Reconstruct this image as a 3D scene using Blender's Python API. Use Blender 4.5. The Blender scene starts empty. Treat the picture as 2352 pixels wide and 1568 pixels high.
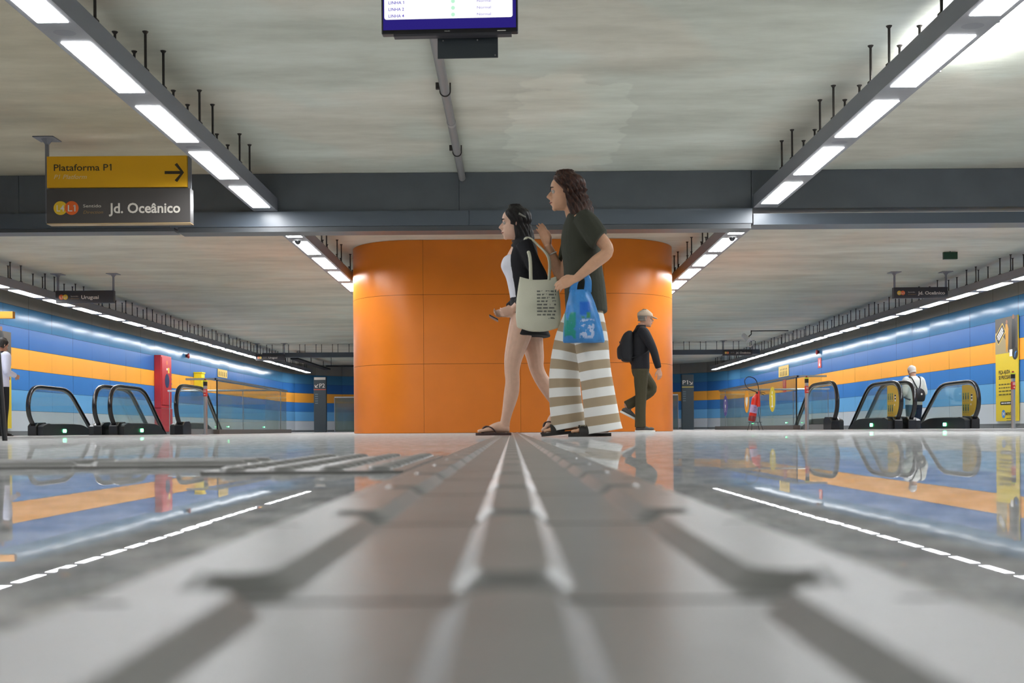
import bpy, bmesh, math, random
from mathutils import Vector, Matrix
random.seed(7)
PI = math.pi
scene = bpy.context.scene
C = scene.collection
# ------------------------------------------------------------------ camera, world, exposure
EYE = 0.052
cam = bpy.data.cameras.new('camera'); camo = bpy.data.objects.new('camera', cam); C.objects.link(camo)
camo.location = (0, 0, EYE); camo.rotation_euler = (PI/2, 0.0075, 0)
cam.sensor_width = 36; cam.lens = 2500/2352*36; cam.shift_y = 202/2352; cam.shift_x = 0.0004
cam.clip_start = 0.01; cam.clip_end = 200
cam.dof.use_dof = True; cam.dof.focus_distance = 16.0; cam.dof.aperture_fstop = 8.5
scene.camera = camo
w = bpy.data.worlds.new('world'); scene.world = w; w.use_nodes = True
w.node_tree.nodes['Background'].inputs[0].default_value = (0.6, 0.65, 0.7, 1)
w.node_tree.nodes['Background'].inputs[1].default_value = 0.02
vs = scene.view_settings
scene.display_settings.display_device = 'sRGB'
vs.view_transform = 'Standard'; vs.look = 'None'; vs.gamma = 1; vs.use_curve_mapping = False
vs.exposure = 0.46
LAMP = 30.0
scene.cycles.max_bounces = 8; scene.cycles.transparent_max_bounces = 16
scene.cycles.sample_clamp_indirect = 8
scene.cycles.use_denoising = True
# ------------------------------------------------------------------ materials
def s2l(c):
    return tuple((x/12.92 if x <= .04045 else ((x+.055)/1.055)**2.4) for x in c)
def col(h):
    return s2l(tuple(int(h[i:i+2], 16)/255 for i in (0, 2, 4))) + (1,)
MC = {}
def M(name, hexc, rough=.5, metal=0., spec=.5, noise=0., nscale=20., bump=0., bscale=60., emit=0., coat=0.):
    if name in MC: return MC[name]
    m = bpy.data.materials.new(name); m.use_nodes = True
    nt = m.node_tree; b = nt.nodes['Principled BSDF']
    b.inputs['Base Color'].default_value = col(hexc)
    b.inputs['Roughness'].default_value = rough; b.inputs['Metallic'].default_value = metal
    b.inputs['Specular IOR Level'].default_value = spec; b.inputs['Coat Weight'].default_value = coat
    if emit:
        b.inputs['Emission Color'].default_value = col(hexc); b.inputs['Emission Strength'].default_value = emit
    if noise or bump:
        tc = nt.nodes.new('ShaderNodeTexCoord')
    if noise:
        n = nt.nodes.new('ShaderNodeTexNoise'); n.inputs['Scale'].default_value = nscale; n.inputs['Detail'].default_value = 5
        nt.links.new(tc.outputs['Object'], n.inputs['Vector'])
        r = nt.nodes.new('ShaderNodeMapRange'); r.inputs[1].default_value = .25; r.inputs[2].default_value = .75
        r.inputs[3].default_value = 1-noise; r.inputs[4].default_value = 1+noise
        nt.links.new(n.outputs['Fac'], r.inputs[0])
        x = nt.nodes.new('ShaderNodeVectorMath'); x.operation = 'SCALE'; x.inputs[0].default_value = col(hexc)[:3]
        nt.links.new(r.outputs[0], x.inputs['Scale']); nt.links.new(x.outputs[0], b.inputs['Base Color'])
    if bump:
        n2 = nt.nodes.new('ShaderNodeTexNoise'); n2.inputs['Scale'].default_value = bscale; n2.inputs['Detail'].default_value = 4
        nt.links.new(tc.outputs['Object'], n2.inputs['Vector'])
        bp = nt.nodes.new('ShaderNodeBump'); bp.inputs['Strength'].default_value = bump; bp.inputs['Distance'].default_value = .01
        nt.links.new(n2.outputs['Fac'], bp.inputs['Height']); nt.links.new(bp.outputs[0], b.inputs['Normal'])
    MC[name] = m; return m
def EM(name, rgb, strength):
    if name in MC: return MC[name]
    m = bpy.data.materials.new(name); m.use_nodes = True; nt = m.node_tree; nt.nodes.clear()
    e = nt.nodes.new('ShaderNodeEmission'); e.inputs[0].default_value = (*rgb, 1); e.inputs[1].default_value = strength
    o = nt.nodes.new('ShaderNodeOutputMaterial'); nt.links.new(e.outputs[0], o.inputs[0])
    MC[name] = m; return m
def GLASS(name, tint, refl=.12, fac=.9):
    """thin architectural pane: tinted see-through with a mirror sheen that grows at grazing angles"""
    if name in MC: return MC[name]
    m = bpy.data.materials.new(name); m.use_nodes = True; nt = m.node_tree; nt.nodes.clear()
    t = nt.nodes.new('ShaderNodeBsdfTransparent'); t.inputs[0].default_value = (*tint, 1)
    g = nt.nodes.new('ShaderNodeBsdfGlossy'); g.inputs['Roughness'].default_value = .03; g.inputs[0].default_value = (.9, .95, .92, 1)
    d = nt.nodes.new('ShaderNodeBsdfDiffuse'); d.inputs[0].default_value = (.45, .52, .48, 1)
    lw = nt.nodes.new('ShaderNodeLayerWeight'); lw.inputs[0].default_value = .5
    pw = nt.nodes.new('ShaderNodeMath'); pw.operation = 'POWER'; pw.inputs[1].default_value = 4
    nt.links.new(lw.outputs['Facing'], pw.inputs[0])
    ma = nt.nodes.new('ShaderNodeMath'); ma.operation = 'MULTIPLY_ADD'; ma.inputs[1].default_value = .7; ma.inputs[2].default_value = refl*.3
    nt.links.new(pw.outputs[0], ma.inputs[0])
    m0 = nt.nodes.new('ShaderNodeMixShader'); m0.inputs[0].default_value = fac
    nt.links.new(d.outputs[0], m0.inputs[1]); nt.links.new(t.outputs[0], m0.inputs[2])
    mx = nt.nodes.new('ShaderNodeMixShader'); nt.links.new(ma.outputs[0], mx.inputs[0])
    nt.links.new(m0.outputs[0], mx.inputs[1]); nt.links.new(g.outputs[0], mx.inputs[2])
    o = nt.nodes.new('ShaderNodeOutputMaterial'); nt.links.new(mx.outputs[0], o.inputs[0])
    MC[name] = m; return m
def mat_floor():
    m = bpy.data.materials.new('polished granite'); m.use_nodes = True; nt = m.node_tree; L = nt.links
    b = nt.nodes['Principled BSDF']; tc = nt.nodes.new('ShaderNodeTexCoord')
    n1 = nt.nodes.new('ShaderNodeTexNoise'); n1.inputs['Scale'].default_value = 26; n1.inputs['Detail'].default_value = 6; n1.inputs['Roughness'].default_value = .65
    n2 = nt.nodes.new('ShaderNodeTexNoise'); n2.inputs['Scale'].default_value = 260; n2.inputs['Detail'].default_value = 3
    L.new(tc.outputs['Object'], n1.inputs['Vector']); L.new(tc.outputs['Object'], n2.inputs['Vector'])
    cr = nt.nodes.new('ShaderNodeValToRGB'); e = cr.color_ramp.elements
    e[0].position = .33; e[0].color = col('959598'); e[1].position = .60; e[1].color = col('dddcda')
    L.new(n1.outputs['Fac'], cr.inputs[0])
    cr2 = nt.nodes.new('ShaderNodeValToRGB'); e = cr2.color_ramp.elements
    e[0].position = .36; e[0].color = (.45, .45, .45, 1); e[1].position = .56; e[1].color = (1, 1, 1, 1)
    L.new(n2.outputs['Fac'], cr2.inputs[0])
    mx = nt.nodes.new('ShaderNodeMix'); mx.data_type = 'RGBA'; mx.blend_type = 'MULTIPLY'; mx.inputs[0].default_value = .6
    L.new(cr.outputs[0], mx.inputs[6]); L.new(cr2.outputs[0], mx.inputs[7])
    # slab joints (50 cm slabs)
    br = nt.nodes.new('ShaderNodeTexBrick'); br.offset = 0; br.inputs['Scale'].default_value = 1
    br.inputs['Brick Width'].default_value = .6; br.inputs['Row Height'].default_value = .6; br.inputs['Mortar Size'].default_value = .0015
    br.inputs['Color1'].default_value = br.inputs['Color2'].default_value = (1, 1, 1, 1); br.inputs['Mortar'].default_value = (.45, .45, .45, 1)
    L.new(tc.outputs['Object'], br.inputs['Vector'])
    mx2 = nt.nodes.new('ShaderNodeMix'); mx2.data_type = 'RGBA'; mx2.blend_type = 'MULTIPLY'; mx2.inputs[0].default_value = 1
    L.new(mx.outputs[2], mx2.inputs[6]); L.new(br.outputs[0], mx2.inputs[7])
    # every slab lies a hair out of level
    dv = nt.nodes.new('ShaderNodeVectorMath'); dv.operation = 'SCALE'; dv.inputs['Scale'].default_value = 1/.6
    fl = nt.nodes.new('ShaderNodeVectorMath'); fl.operation = 'FLOOR'
    wn = nt.nodes.new('ShaderNodeTexWhiteNoise'); wn.noise_dimensions = '3D'
    sb = nt.nodes.new('ShaderNodeVectorMath'); sb.operation = 'SUBTRACT'; sb.inputs[1].default_value = (.5, .5, .5)
    sc = nt.nodes.new('ShaderNodeVectorMath'); sc.operation = 'SCALE'; sc.inputs['Scale'].default_value = .0016
    n3 = nt.nodes.new('ShaderNodeTexNoise'); n3.inputs['Scale'].default_value = 1.5; n3.inputs['Detail'].default_value = 1
    L.new(tc.outputs['Object'], n3.inputs['Vector'])
    sb3 = nt.nodes.new('ShaderNodeVectorMath'); sb3.operation = 'SUBTRACT'; sb3.inputs[1].default_value = (.5, .5, .5)
    sc3 = nt.nodes.new('ShaderNodeVectorMath'); sc3.operation = 'SCALE'; sc3.inputs['Scale'].default_value = .0005
    L.new(n3.outputs['Color'], sb3.inputs[0]); L.new(sb3.outputs[0], sc3.inputs[0])
    ad = nt.nodes.new('ShaderNodeVectorMath'); ad.operation = 'ADD'
    ad2 = nt.nodes.new('ShaderNodeVectorMath'); ad2.operation = 'ADD'
    geo = nt.nodes.new('ShaderNodeNewGeometry'); nm = nt.nodes.new('ShaderNodeVectorMath'); nm.operation = 'NORMALIZE'
    L.new(tc.outputs['Object'], dv.inputs[0]); L.new(dv.outputs[0], fl.inputs[0]); L.new(fl.outputs[0], wn.inputs['Vector'])
    L.new(wn.outputs['Color'], sb.inputs[0]); L.new(sb.outputs[0], sc.inputs[0]); L.new(sc.outputs[0], ad.inputs[0]); L.new(geo.outputs['Normal'], ad.inputs[1])
    L.new(ad.outputs[0], ad2.inputs[0]); L.new(sc3.outputs[0], ad2.inputs[1]); L.new(ad2.outputs[0], nm.inputs[0]); 
    # polish under a thin film of dust: the flatter the view, the more dust it crosses
    geo2 = nt.nodes.new('ShaderNodeNewGeometry')
    dt = nt.nodes.new('ShaderNodeVectorMath'); dt.operation = 'DOT_PRODUCT'; L.new(geo2.outputs['Normal'], dt.inputs[0]); L.new(geo2.outputs['Incoming'], dt.inputs[1])
    def mth(op, a, b=None, c=None):
        q = nt.nodes.new('ShaderNodeMath'); q.operation = op
        for i, v in enumerate((a, b, c)):
            if v is None: continue
            if isinstance(v, (int, float)): q.inputs[i].default_value = v
            else: L.new(v, q.inputs[i])
        return q.outputs[0]
    cs = mth('MAXIMUM', mth('ABSOLUTE', dt.outputs['Value']), .002)
    T = mth('EXPONENT', mth('DIVIDE', -.0045, cs))
    fr = mth('MULTIPLY_ADD', mth('POWER', mth('SUBTRACT', 1, cs), 5), .78, .04)
    n4 = nt.nodes.new('ShaderNodeTexNoise'); n4.inputs['Scale'].default_value = 2.3; n4.inputs['Detail'].default_value = 6
    L.new(tc.outputs['Object'], n4.inputs['Vector'])
    r = nt.nodes.new('ShaderNodeMapRange'); r.inputs[1].default_value = .35; r.inputs[2].default_value = .7; r.inputs[3].default_value = 1.0; r.inputs[4].default_value = .82
    L.new(n4.outputs['Fac'], r.inputs[0])
    fac = mth('MULTIPLY', mth('MULTIPLY', fr, T), r.outputs[0])
    gl = nt.nodes.new('ShaderNodeBsdfGlossy'); gl.inputs['Roughness'].default_value = .008; L.new(nm.outputs[0], gl.inputs['Normal'])
    df = nt.nodes.new('ShaderNodeBsdfDiffuse'); L.new(mx2.outputs[2], df.inputs[0])
    ms = nt.nodes.new('ShaderNodeMixShader'); L.new(fac, ms.inputs[0]); L.new(df.outputs[0], ms.inputs[1]); L.new(gl.outputs[0], ms.inputs[2])
    L.new(ms.outputs[0], nt.nodes['Material Output'].inputs['Surface']); nt.nodes.remove(b)
    return m
def mat_ceiling():
    m = bpy.data.materials.new('painted concrete'); m.use_nodes = True; nt = m.node_tree; L = nt.links
    b = nt.nodes['Principled BSDF']; tc = nt.nodes.new('ShaderNodeTexCoord'); mp = nt.nodes.new('ShaderNodeMapping'); mp.inputs['Scale'].default_value = (.5, 1.6, 1)
    L.new(tc.outputs['Object'], mp.inputs[0])
    n1 = nt.nodes.new('ShaderNodeTexNoise'); n1.inputs['Scale'].default_value = 1.1; n1.inputs['Detail'].default_value = 7; n1.inputs['Roughness'].default_value = .62
    L.new(mp.outputs[0], n1.inputs['Vector'])
    cr = nt.nodes.new('ShaderNodeValToRGB'); e = cr.color_ramp.elements
    e[0].position = .3; e[0].color = col('bcbdb2'); e[1].position = .7; e[1].color = col('e0e2d9')
    k = e.new(.5); k.color = col('d0d1c6')
    L.new(n1.outputs['Fac'], cr.inputs[0])
    n2 = nt.nodes.new('ShaderNodeTexNoise'); n2.inputs['Scale'].default_value = .35; n2.inputs['Detail'].default_value = 3
    L.new(tc.outputs['Object'], n2.inputs['Vector'])
    cr2 = nt.nodes.new('ShaderNodeValToRGB'); e = cr2.color_ramp.elements
    e[0].position = .5; e[0].color = (.96, 1, .985, 1); e[1].position = .56; e[1].color = (1.0, .97, .93, 1)
    L.new(n2.outputs['Fac'], cr2.inputs[0])
    mx = nt.nodes.new('ShaderNodeMix'); mx.data_type = 'RGBA'; mx.blend_type = 'MULTIPLY'; mx.inputs[0].default_value = 1
    L.new(cr.outputs[0], mx.inputs[6]); L.new(cr2.outputs[0], mx.inputs[7])
    # repainted paler patch by the beam and a warmer tint left of the lamps, weaker past the beam
    sp = nt.nodes.new('ShaderNodeSeparateXYZ'); L.new(tc.outputs['Object'], sp.inputs[0])
    def mth(op, a, b=None):
        q = nt.nodes.new('ShaderNodeMath'); q.operation = op
        for i, v in enumerate((a, b)):
            if v is None: continue
            if isinstance(v, (int, float)): q.inputs[i].default_value = v
            else: L.new(v, q.inputs[i])
        return q.outputs[0]
    def rng(v, a, b, c, d):
        q = nt.nodes.new('ShaderNodeMapRange'); L.new(v, q.inputs[0])
        for i, x in enumerate((a, b, c, d)): q.inputs[i+1].default_value = x
        return q.outputs[0]
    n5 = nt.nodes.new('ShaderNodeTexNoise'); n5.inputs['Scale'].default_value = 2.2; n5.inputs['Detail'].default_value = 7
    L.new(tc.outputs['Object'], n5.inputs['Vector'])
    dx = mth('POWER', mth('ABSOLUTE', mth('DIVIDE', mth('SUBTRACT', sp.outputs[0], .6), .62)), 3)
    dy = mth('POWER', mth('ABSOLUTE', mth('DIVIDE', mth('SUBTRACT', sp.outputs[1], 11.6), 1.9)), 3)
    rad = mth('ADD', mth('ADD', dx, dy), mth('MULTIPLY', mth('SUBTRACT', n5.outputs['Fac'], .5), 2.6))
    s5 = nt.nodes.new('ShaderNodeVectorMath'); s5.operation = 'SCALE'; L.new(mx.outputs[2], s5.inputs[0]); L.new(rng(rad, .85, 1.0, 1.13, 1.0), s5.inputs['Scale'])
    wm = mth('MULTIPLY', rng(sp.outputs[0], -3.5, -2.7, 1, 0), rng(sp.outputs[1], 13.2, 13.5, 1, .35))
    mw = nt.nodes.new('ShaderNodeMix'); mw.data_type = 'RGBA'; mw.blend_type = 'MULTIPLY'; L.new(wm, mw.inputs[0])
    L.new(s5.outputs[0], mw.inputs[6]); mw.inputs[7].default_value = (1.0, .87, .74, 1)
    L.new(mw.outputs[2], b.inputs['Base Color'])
    b.inputs['Roughness'].default_value = .62; b.inputs['Specular IOR Level'].default_value = .35
    n3 = nt.nodes.new('ShaderNodeTexNoise'); n3.inputs['Scale'].default_value = 5; n3.inputs['Detail'].default_value = 8
    L.new(mp.outputs[0], n3.inputs['Vector'])
    bp = nt.nodes.new('ShaderNodeBump'); bp.inputs['Strength'].default_value = .35; bp.inputs['Distance'].default_value = .02
    L.new(n3.outputs['Fac'], bp.inputs['Height']); L.new(bp.outputs[0], b.inputs['Normal'])
    return m
def mat_stripes():
    """beige and white bands read from the woven length stored in the cloth"""
    m = bpy.data.materials.new('striped knit'); m.use_nodes = True; nt = m.node_tree; L = nt.links
    b = nt.nodes['Principled BSDF']; a = nt.nodes.new('ShaderNodeAttribute'); a.attribute_name = 'along'
    mt = nt.nodes.new('ShaderNodeMath'); mt.operation = 'FRACT'; L.new(a.outputs['Fac'], mt.inputs[0])
    cr = nt.nodes.new('ShaderNodeValToRGB'); cr.color_ramp.interpolation = 'CONSTANT'
    e = cr.color_ramp.elements; e[0].position = 0; e[0].color = col('a8967c'); e[1].position = .5; e[1].color = col('e6e5e0')
    L.new(mt.outputs[0], cr.inputs[0]); L.new(cr.outputs[0], b.inputs['Base Color']); b.inputs['Roughness'].default_value = .9
    return m
# ------------------------------------------------------------------ mesh builder
class MB:
    def __init__(s): s.v = []; s.f = []; s.m = []; s.at = None
    def add(s, vs_, fs, mi=0):
        o = len(s.v); s.v += [tuple(p) for p in vs_]
        s.f += [tuple(i+o for i in f) for f in fs]; s.m += [mi]*len(fs); return s
    def box(s, a, b, mi=0):
        x0, y0, z0 = a; x1, y1, z1 = b
        return s.add([(x0,y0,z0),(x1,y0,z0),(x1,y1,z0),(x0,y1,z0),(x0,y0,z1),(x1,y0,z1),(x1,y1,z1),(x0,y1,z1)],
            [(0,3,2,1),(4,5,6,7),(0,1,5,4),(1,2,6,5),(2,3,7,6),(3,0,4,7)], mi)
    def loft(s, rings, mi=0, cap=True, closed=True):
        n = len(rings[0]); v = [p for r in rings for p in r]; f = []
        for i in range(len(rings)-1):
            for j in range(n if closed else n-1):
                k = (j+1) % n; f.append((i*n+j, i*n+k, (i+1)*n+k, (i+1)*n+j))
        if cap and closed:
            f.append(tuple(reversed(range(n)))); f.append(tuple(range((len(rings)-1)*n, len(rings)*n)))
        return s.add(v, f, mi)
    def tube(s, pts, r, n=10, mi=0, cap=True, ref=None, flat=None):
        pts = [Vector(p) for p in pts]
        rr = r if isinstance(r, (list, tuple)) else [r]*len(pts)
        rings = []; up = None
        for i, p in enumerate(pts):
            t = (pts[min(i+1, len(pts)-1)]-pts[max(i-1, 0)]).normalized()
            if up is None:
                up = Vector(ref) if ref else (Vector((0,0,1)) if abs(t.z) < .9 else Vector((0,1,0)))
            u = (up-t*up.dot(t)).normalized(); up = u; b_ = t.cross(u)
            q = rr[i]; qa, qb = q if isinstance(q, tuple) else (q, q)
            rings.append([p+u*(math.cos(2*PI*k/n)*qa)+b_*(math.sin(2*PI*k/n)*qb) for k in range(n)])
        return s.loft(rings, mi, cap)
    def cyl(s, a, b, r, n=16, mi=0, r2=None): return s.tube([a, b], [r, r if r2 is None else r2], n, mi)
    def ball(s, c, r, n=14, mi=0):
        rx, ry, rz = r if isinstance(r, tuple) else (r, r, r)
        m_ = n//2; rings = []
        for i in range(m_+1):
            a = PI*(.02+.96*i/m_)
            rings.append([(c[0]+rx*math.sin(a)*math.cos(2*PI*k/n), c[1]+ry*math.sin(a)*math.sin(2*PI*k/n), c[2]-rz*math.cos(a)) for k in range(n)])
        return s.loft(rings, mi)
    def prism(s, poly, d0, d1, fn, mi=0):
        """polygon (2-D, any outline) pushed from depth d0 to d1; fn(a, b, d) gives the 3-D point"""
        from mathutils.geometry import tessellate_polygon
        tri = tessellate_polygon([[Vector((a, b, 0)) for a, b in poly]])
        n = len(poly); v = [fn(a, b, d0) for a, b in poly]+[fn(a, b, d1) for a, b in poly]
        f = [tuple(t) for t in tri]+[tuple(i+n for i in reversed(t)) for t in tri]
        f += [(i, (i+1) % n, (i+1) % n+n, i+n) for i in range(n)]
        return s.add(v, f, mi)
    def mesh(s, name, mats):
        me = bpy.data.meshes.new(name); me.from_pydata(s.v, [], s.f)
        for m in mats: me.materials.append(m)
        for p, i in zip(me.polygons, s.m): p.material_index = i
        bm = bmesh.new(); bm.from_mesh(me); bmesh.ops.recalc_face_normals(bm, faces=bm.faces); bm.to_mesh(me); bm.free()
        if s.at:
            a = me.attributes.new('along', 'FLOAT', 'POINT'); a.data.foreach_set('value', s.at)
        return me
def obj(name, mb, mats, parent=None, smooth=0, bevel=0, loc=None, rotz=0):
    mats = mats if isinstance(mats, (list, tuple)) else [mats]
    me = mb.mesh(name, mats) if isinstance(mb, MB) else mb
    if smooth:
        me.polygons.foreach_set('use_smooth', [True]*len(me.polygons))
        if smooth < 180: me.set_sharp_from_angle(angle=math.radians(smooth))
    o = bpy.data.objects.new(name, me); C.objects.link(o)
    if bevel:
        b = o.modifiers.new('bevel', 'BEVEL'); b.width = bevel; b.segments = 2; b.limit_method = 'ANGLE'
    if loc: o.location = loc
    o.rotation_euler.z = rotz
    if parent: o.parent = parent
    return o
def tag(o, label, cat, group=None):
    o['label'] = label; o['category'] = cat
    if group: o['group'] = group
    return o
def thing(name, label, cat, loc=(0,0,0), rotz=0, group=None):
    o = bpy.data.objects.new(name, None); C.objects.link(o); o.location = loc; o.rotation_euler.z = rotz
    o.empty_display_size = .2
    return tag(o, label, cat, group)
def struct(name, mb, mats, label, cat='structure', **k):
    o = obj(name, mb, mats, **k); o['kind'] = 'structure'; o['label'] = label; o['category'] = cat; return o
# lettering: text outlines turned into flat mesh
_tc = {}
def raw2d(s, weight=0., shear=0.):
    cu = bpy.data.curves.new('t', 'FONT'); cu.body = s; cu.size = 1; cu.offset = weight; cu.shear = shear; cu.resolution_u = 3
    o = bpy.data.objects.new('t', cu); C.objects.link(o)
    dg = bpy.context.evaluated_depsgraph_get(); dg.update()
    me = bpy.data.meshes.new_from_object(o.evaluated_get(dg))
    v = [(p.co.x, p.co.y) for p in me.vertices]; f = [tuple(p.vertices) for p in me.polygons]
    bpy.data.objects.remove(o); bpy.data.curves.remove(cu); bpy.data.meshes.remove(me)
    return v, f
def text2d(s, weight=0., shear=0.):
    key = (s, weight, shear)
    if key in _tc: return _tc[key]
    v, f = raw2d(s, weight, shear)
    if '1' in s and s != '1' and s != 'M':
        one = text2d('1', weight, 0.)[0]; ow = max(a for a, _ in one)-min(a for a, _ in one)
        for i, ch in enumerate(s):
            if ch != '1': continue
            xr = one_edge(s[:i+1], weight)
            xl = xr-ow; k = len(v); w_ = .07+weight*1.5
            pts = [(xl+ow*.5, .73), (xl-.10, .60), (xl-.10, .60-w_), (xl+ow*.5, .73-w_*1.2)]
            v += [(a+shear*b, b) for a, b in pts]; f.append((k, k+1, k+2, k+3))
    _tc[key] = (v, f); return v, f
def one_edge(s, weight):
    v, _ = raw2d(s, weight, 0.); return max(a for a, _ in v)
def put_text(mb, s, o, ex, ey, width, cap, mi=0, weight=0., shear=0.):
    """baseline starts at o, runs along ex for `width`; capitals `cap` tall along ey"""
    v, f = text2d(s, weight, shear)
    x0 = min(p[0] for p in v); x1 = max(p[0] for p in v); sx = width/(x1-x0); sy = cap/.73
    o = Vector(o); ex = Vector(ex); ey = Vector(ey)
    return mb.add([o+ex*((p[0]-x0)*sx)+ey*(p[1]*sy) for p in v], f, mi)
def put_poly(mb, poly, o, ex, ey, mi=0):
    from mathutils.geometry import tessellate_polygon
    tri = tessellate_polygon([[Vector((a, b, 0)) for a, b in poly]])
    o = Vector(o); ex = Vector(ex); ey = Vector(ey)
    return mb.add([o+ex*a+ey*b for a, b in poly], [tuple(t) for t in tri], mi)
def disc(r, n=28, ry=None): return [(r*math.cos(2*PI*k/n), (ry or r)*math.sin(2*PI*k/n)) for k in range(n)]
def rrect(x0, y0, x1, y1, r, n=5):
    out = []
    for cx, cy, a0 in ((x1-r, y1-r, 0), (x0+r, y1-r, 90), (x0+r, y0+r, 180), (x1-r, y0+r, 270)):
        for k in range(n+1):
            a = math.radians(a0+90*k/n); out.append((cx+r*math.cos(a), cy+r*math.sin(a)))
    return out
X_, Y_, Z_ = (1,0,0), (0,1,0), (0,0,1)
def arrow_poly(L, h, t):
    """arrow pointing right, centred on 0,0"""
    k = t*.7071
    tip = L/2
    return [(-L/2,-t/2),(tip-t*1.1,-t/2),(tip-h-t*.2,-h+k*.2),(tip-h+k*.9,-h-k*.6),(tip+.2*t,0),(tip-h+k*.9,h+k*.6),(tip-h-t*.2,h-k*.2),(tip-t*1.1,t/2),(-L/2,t/2)]
# ------------------------------------------------------------------ shared materials
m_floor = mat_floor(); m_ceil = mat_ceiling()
m_beam = M('beam paint', '5f656b', .4, spec=.4, noise=.08, nscale=3)
m_dark = M('dark gap', '1a1a1c', .8)
m_hous = M('lamp housing', '7b7e86', .45, spec=.4)
m_lampbot = M('lamp housing underside', '84868b', .4)
m_lamp = EM('lamp diffuser', (.96, .98, 1.0), LAMP)
m_rod = M('rusty rod', '3a3632', .8, noise=.3, nscale=40)
m_tact = M('tactile concrete', '898885', .32, spec=.3, noise=.12, nscale=14, bump=.05, bscale=120)
m_black = M('black rubber', '17181a', .35)
m_steel = M('brushed steel', 'b9babb', .28, metal=1)
m_white = M('white print', 'e8e6e0', .5)
m_yel = M('yellow print', 'eeb41c', .5)
m_signgrey = M('sign grey', '4d4a49', .4)
# ------------------------------------------------------------------ setting
H = 3.2; WX = 10.3; YB = 54.0; YF = -6.0
WL = (-9.62, -6.36, 22.3, 30.3); WR = (6.36, 9.62, 23.0, 32.7)   # escalator wells: x0 x1 y0 y1
fb = MB()
def frect(x0, x1, y0, y1): fb.add([(x0,y0,0),(x1,y0,0),(x1,y1,0),(x0,y1,0)], [(0,1,2,3)])
frect(-WX, WX, YF, 22.3)
frect(-WX, WL[0], 22.3, 30.3); frect(WL[1], WX, 22.3, 23.0); frect(WL[1], WR[0], 23.0, 30.3); frect(WR[1], WX, 23.0, 32.7)
frect(-WX, WR[0], 30.3, 32.7); frect(-WX, WX, 32.7, YB)
struct('floor', fb, m_floor, 'polished grey granite floor of the station concourse', 'floor')
for i, (a, b, c, d) in enumerate((WL, WR)):
    p = MB()
    for q in (((a,c),(b,c)),((b,c),(b,d)),((b,d),(a,d)),((a,d),(a,c))):
        (x0,y0),(x1,y1) = q
        p.add([(x0,y0,-4),(x1,y1,-4),(x1,y1,-.001),(x0,y0,-.001)], [(0,1,2,3)])
    p.add([(a,c,-4),(b,c,-4),(b,d,-4),(a,d,-4)], [(0,1,2,3)])
    struct('trim_%d' % (i+1), p, M('well lining', '6d6e70', .6), 'grey lining of the %s escalator well' % ('left', 'right')[i], 'trim')
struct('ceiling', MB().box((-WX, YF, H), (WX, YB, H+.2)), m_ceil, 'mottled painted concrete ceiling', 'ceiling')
# panelled walls: bands by height
ZB = [0, .09, .52, .955, 1.385, 1.825, 2.26, 2.70, 3.2]
bandc = ['6f7274', 'c3c9cf', '68a8da', '3b7abf', 'eea440', '2d62a0', '44769c', '85837d']
bandm = [M('wall panel '+c, c, .16 if k == 6 else .35, spec=.06 if k == 6 else .22, noise=.04, nscale=.8, bump=.03, bscale=1.6) for k, c in enumerate(bandc)]
def wall(name, path, label):
    mb = MB(); g = .006
    for (x0,y0),(x1,y1),nx,ny in path:
        L = math.hypot(x1-x0, y1-y0); n = max(1, round(L/1.165)); 
        for k in range(len(ZB)-1):
            z0, z1 = ZB[k], ZB[k+1]
            for j in range(n):
                a, b = j/n+g/L/2, (j+1)/n-g/L/2
                P = lambda t: (x0+(x1-x0)*t, y0+(y1-y0)*t)
                (ax,ay),(bx,by) = P(a), P(b)
                e0, e1 = [.0055*random.random()-.004 for _ in range(2)]     # no panel is hung dead true
                mb.add([(ax+nx*e0,ay+ny*e0,z0+g/2),(bx+nx*e0,by+ny*e0,z0+g/2),(bx+nx*e1,by+ny*e1,z1-g/2),(ax+nx*e1,ay+ny*e1,z1-g/2)], [(0,1,2,3)], k)
        o = .008
        mb.add([(x0-nx*o,y0-ny*o,0),(x1-nx*o,y1-ny*o,0),(x1-nx*o,y1-ny*o,H),(x0-nx*o,y0-ny*o,H)], [(0,1,2,3)], len(bandm))
    return struct(name, mb, bandm+[m_dark], label, 'wall')
def curve_path(sx):
    R = 5.0; out = [((sx*WX, YF), (sx*WX, YB-R), -sx, 0)]; n = 5
    for i in range(n):
        a0, a1 = PI/2*i/n, PI/2*(i+1)/n
        f = lambda a: (sx*(WX-R+R*math.cos(a)), YB-R+R*math.sin(a))
        am = (a0+a1)/2
        out.append((f(a0), f(a1), -sx*math.cos(am), -math.sin(am)))
    return out
wall('wall_left', curve_path(-1), 'left wall of blue, orange and white horizontal panel bands')
wall('wall_right', curve_path(1), 'right wall of blue, orange and white horizontal panel bands')
wall('wall_back', [((-5.3, YB), (5.3, YB), 0, -1)], 'far wall of dim blue and orange panel bands')
struct('wall_front', MB().box((-WX, YF-.1, 0), (WX, YF, H)), M('end wall', '8f8e88', .6), 'plain grey end wall behind the viewpoint', 'wall')
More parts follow.
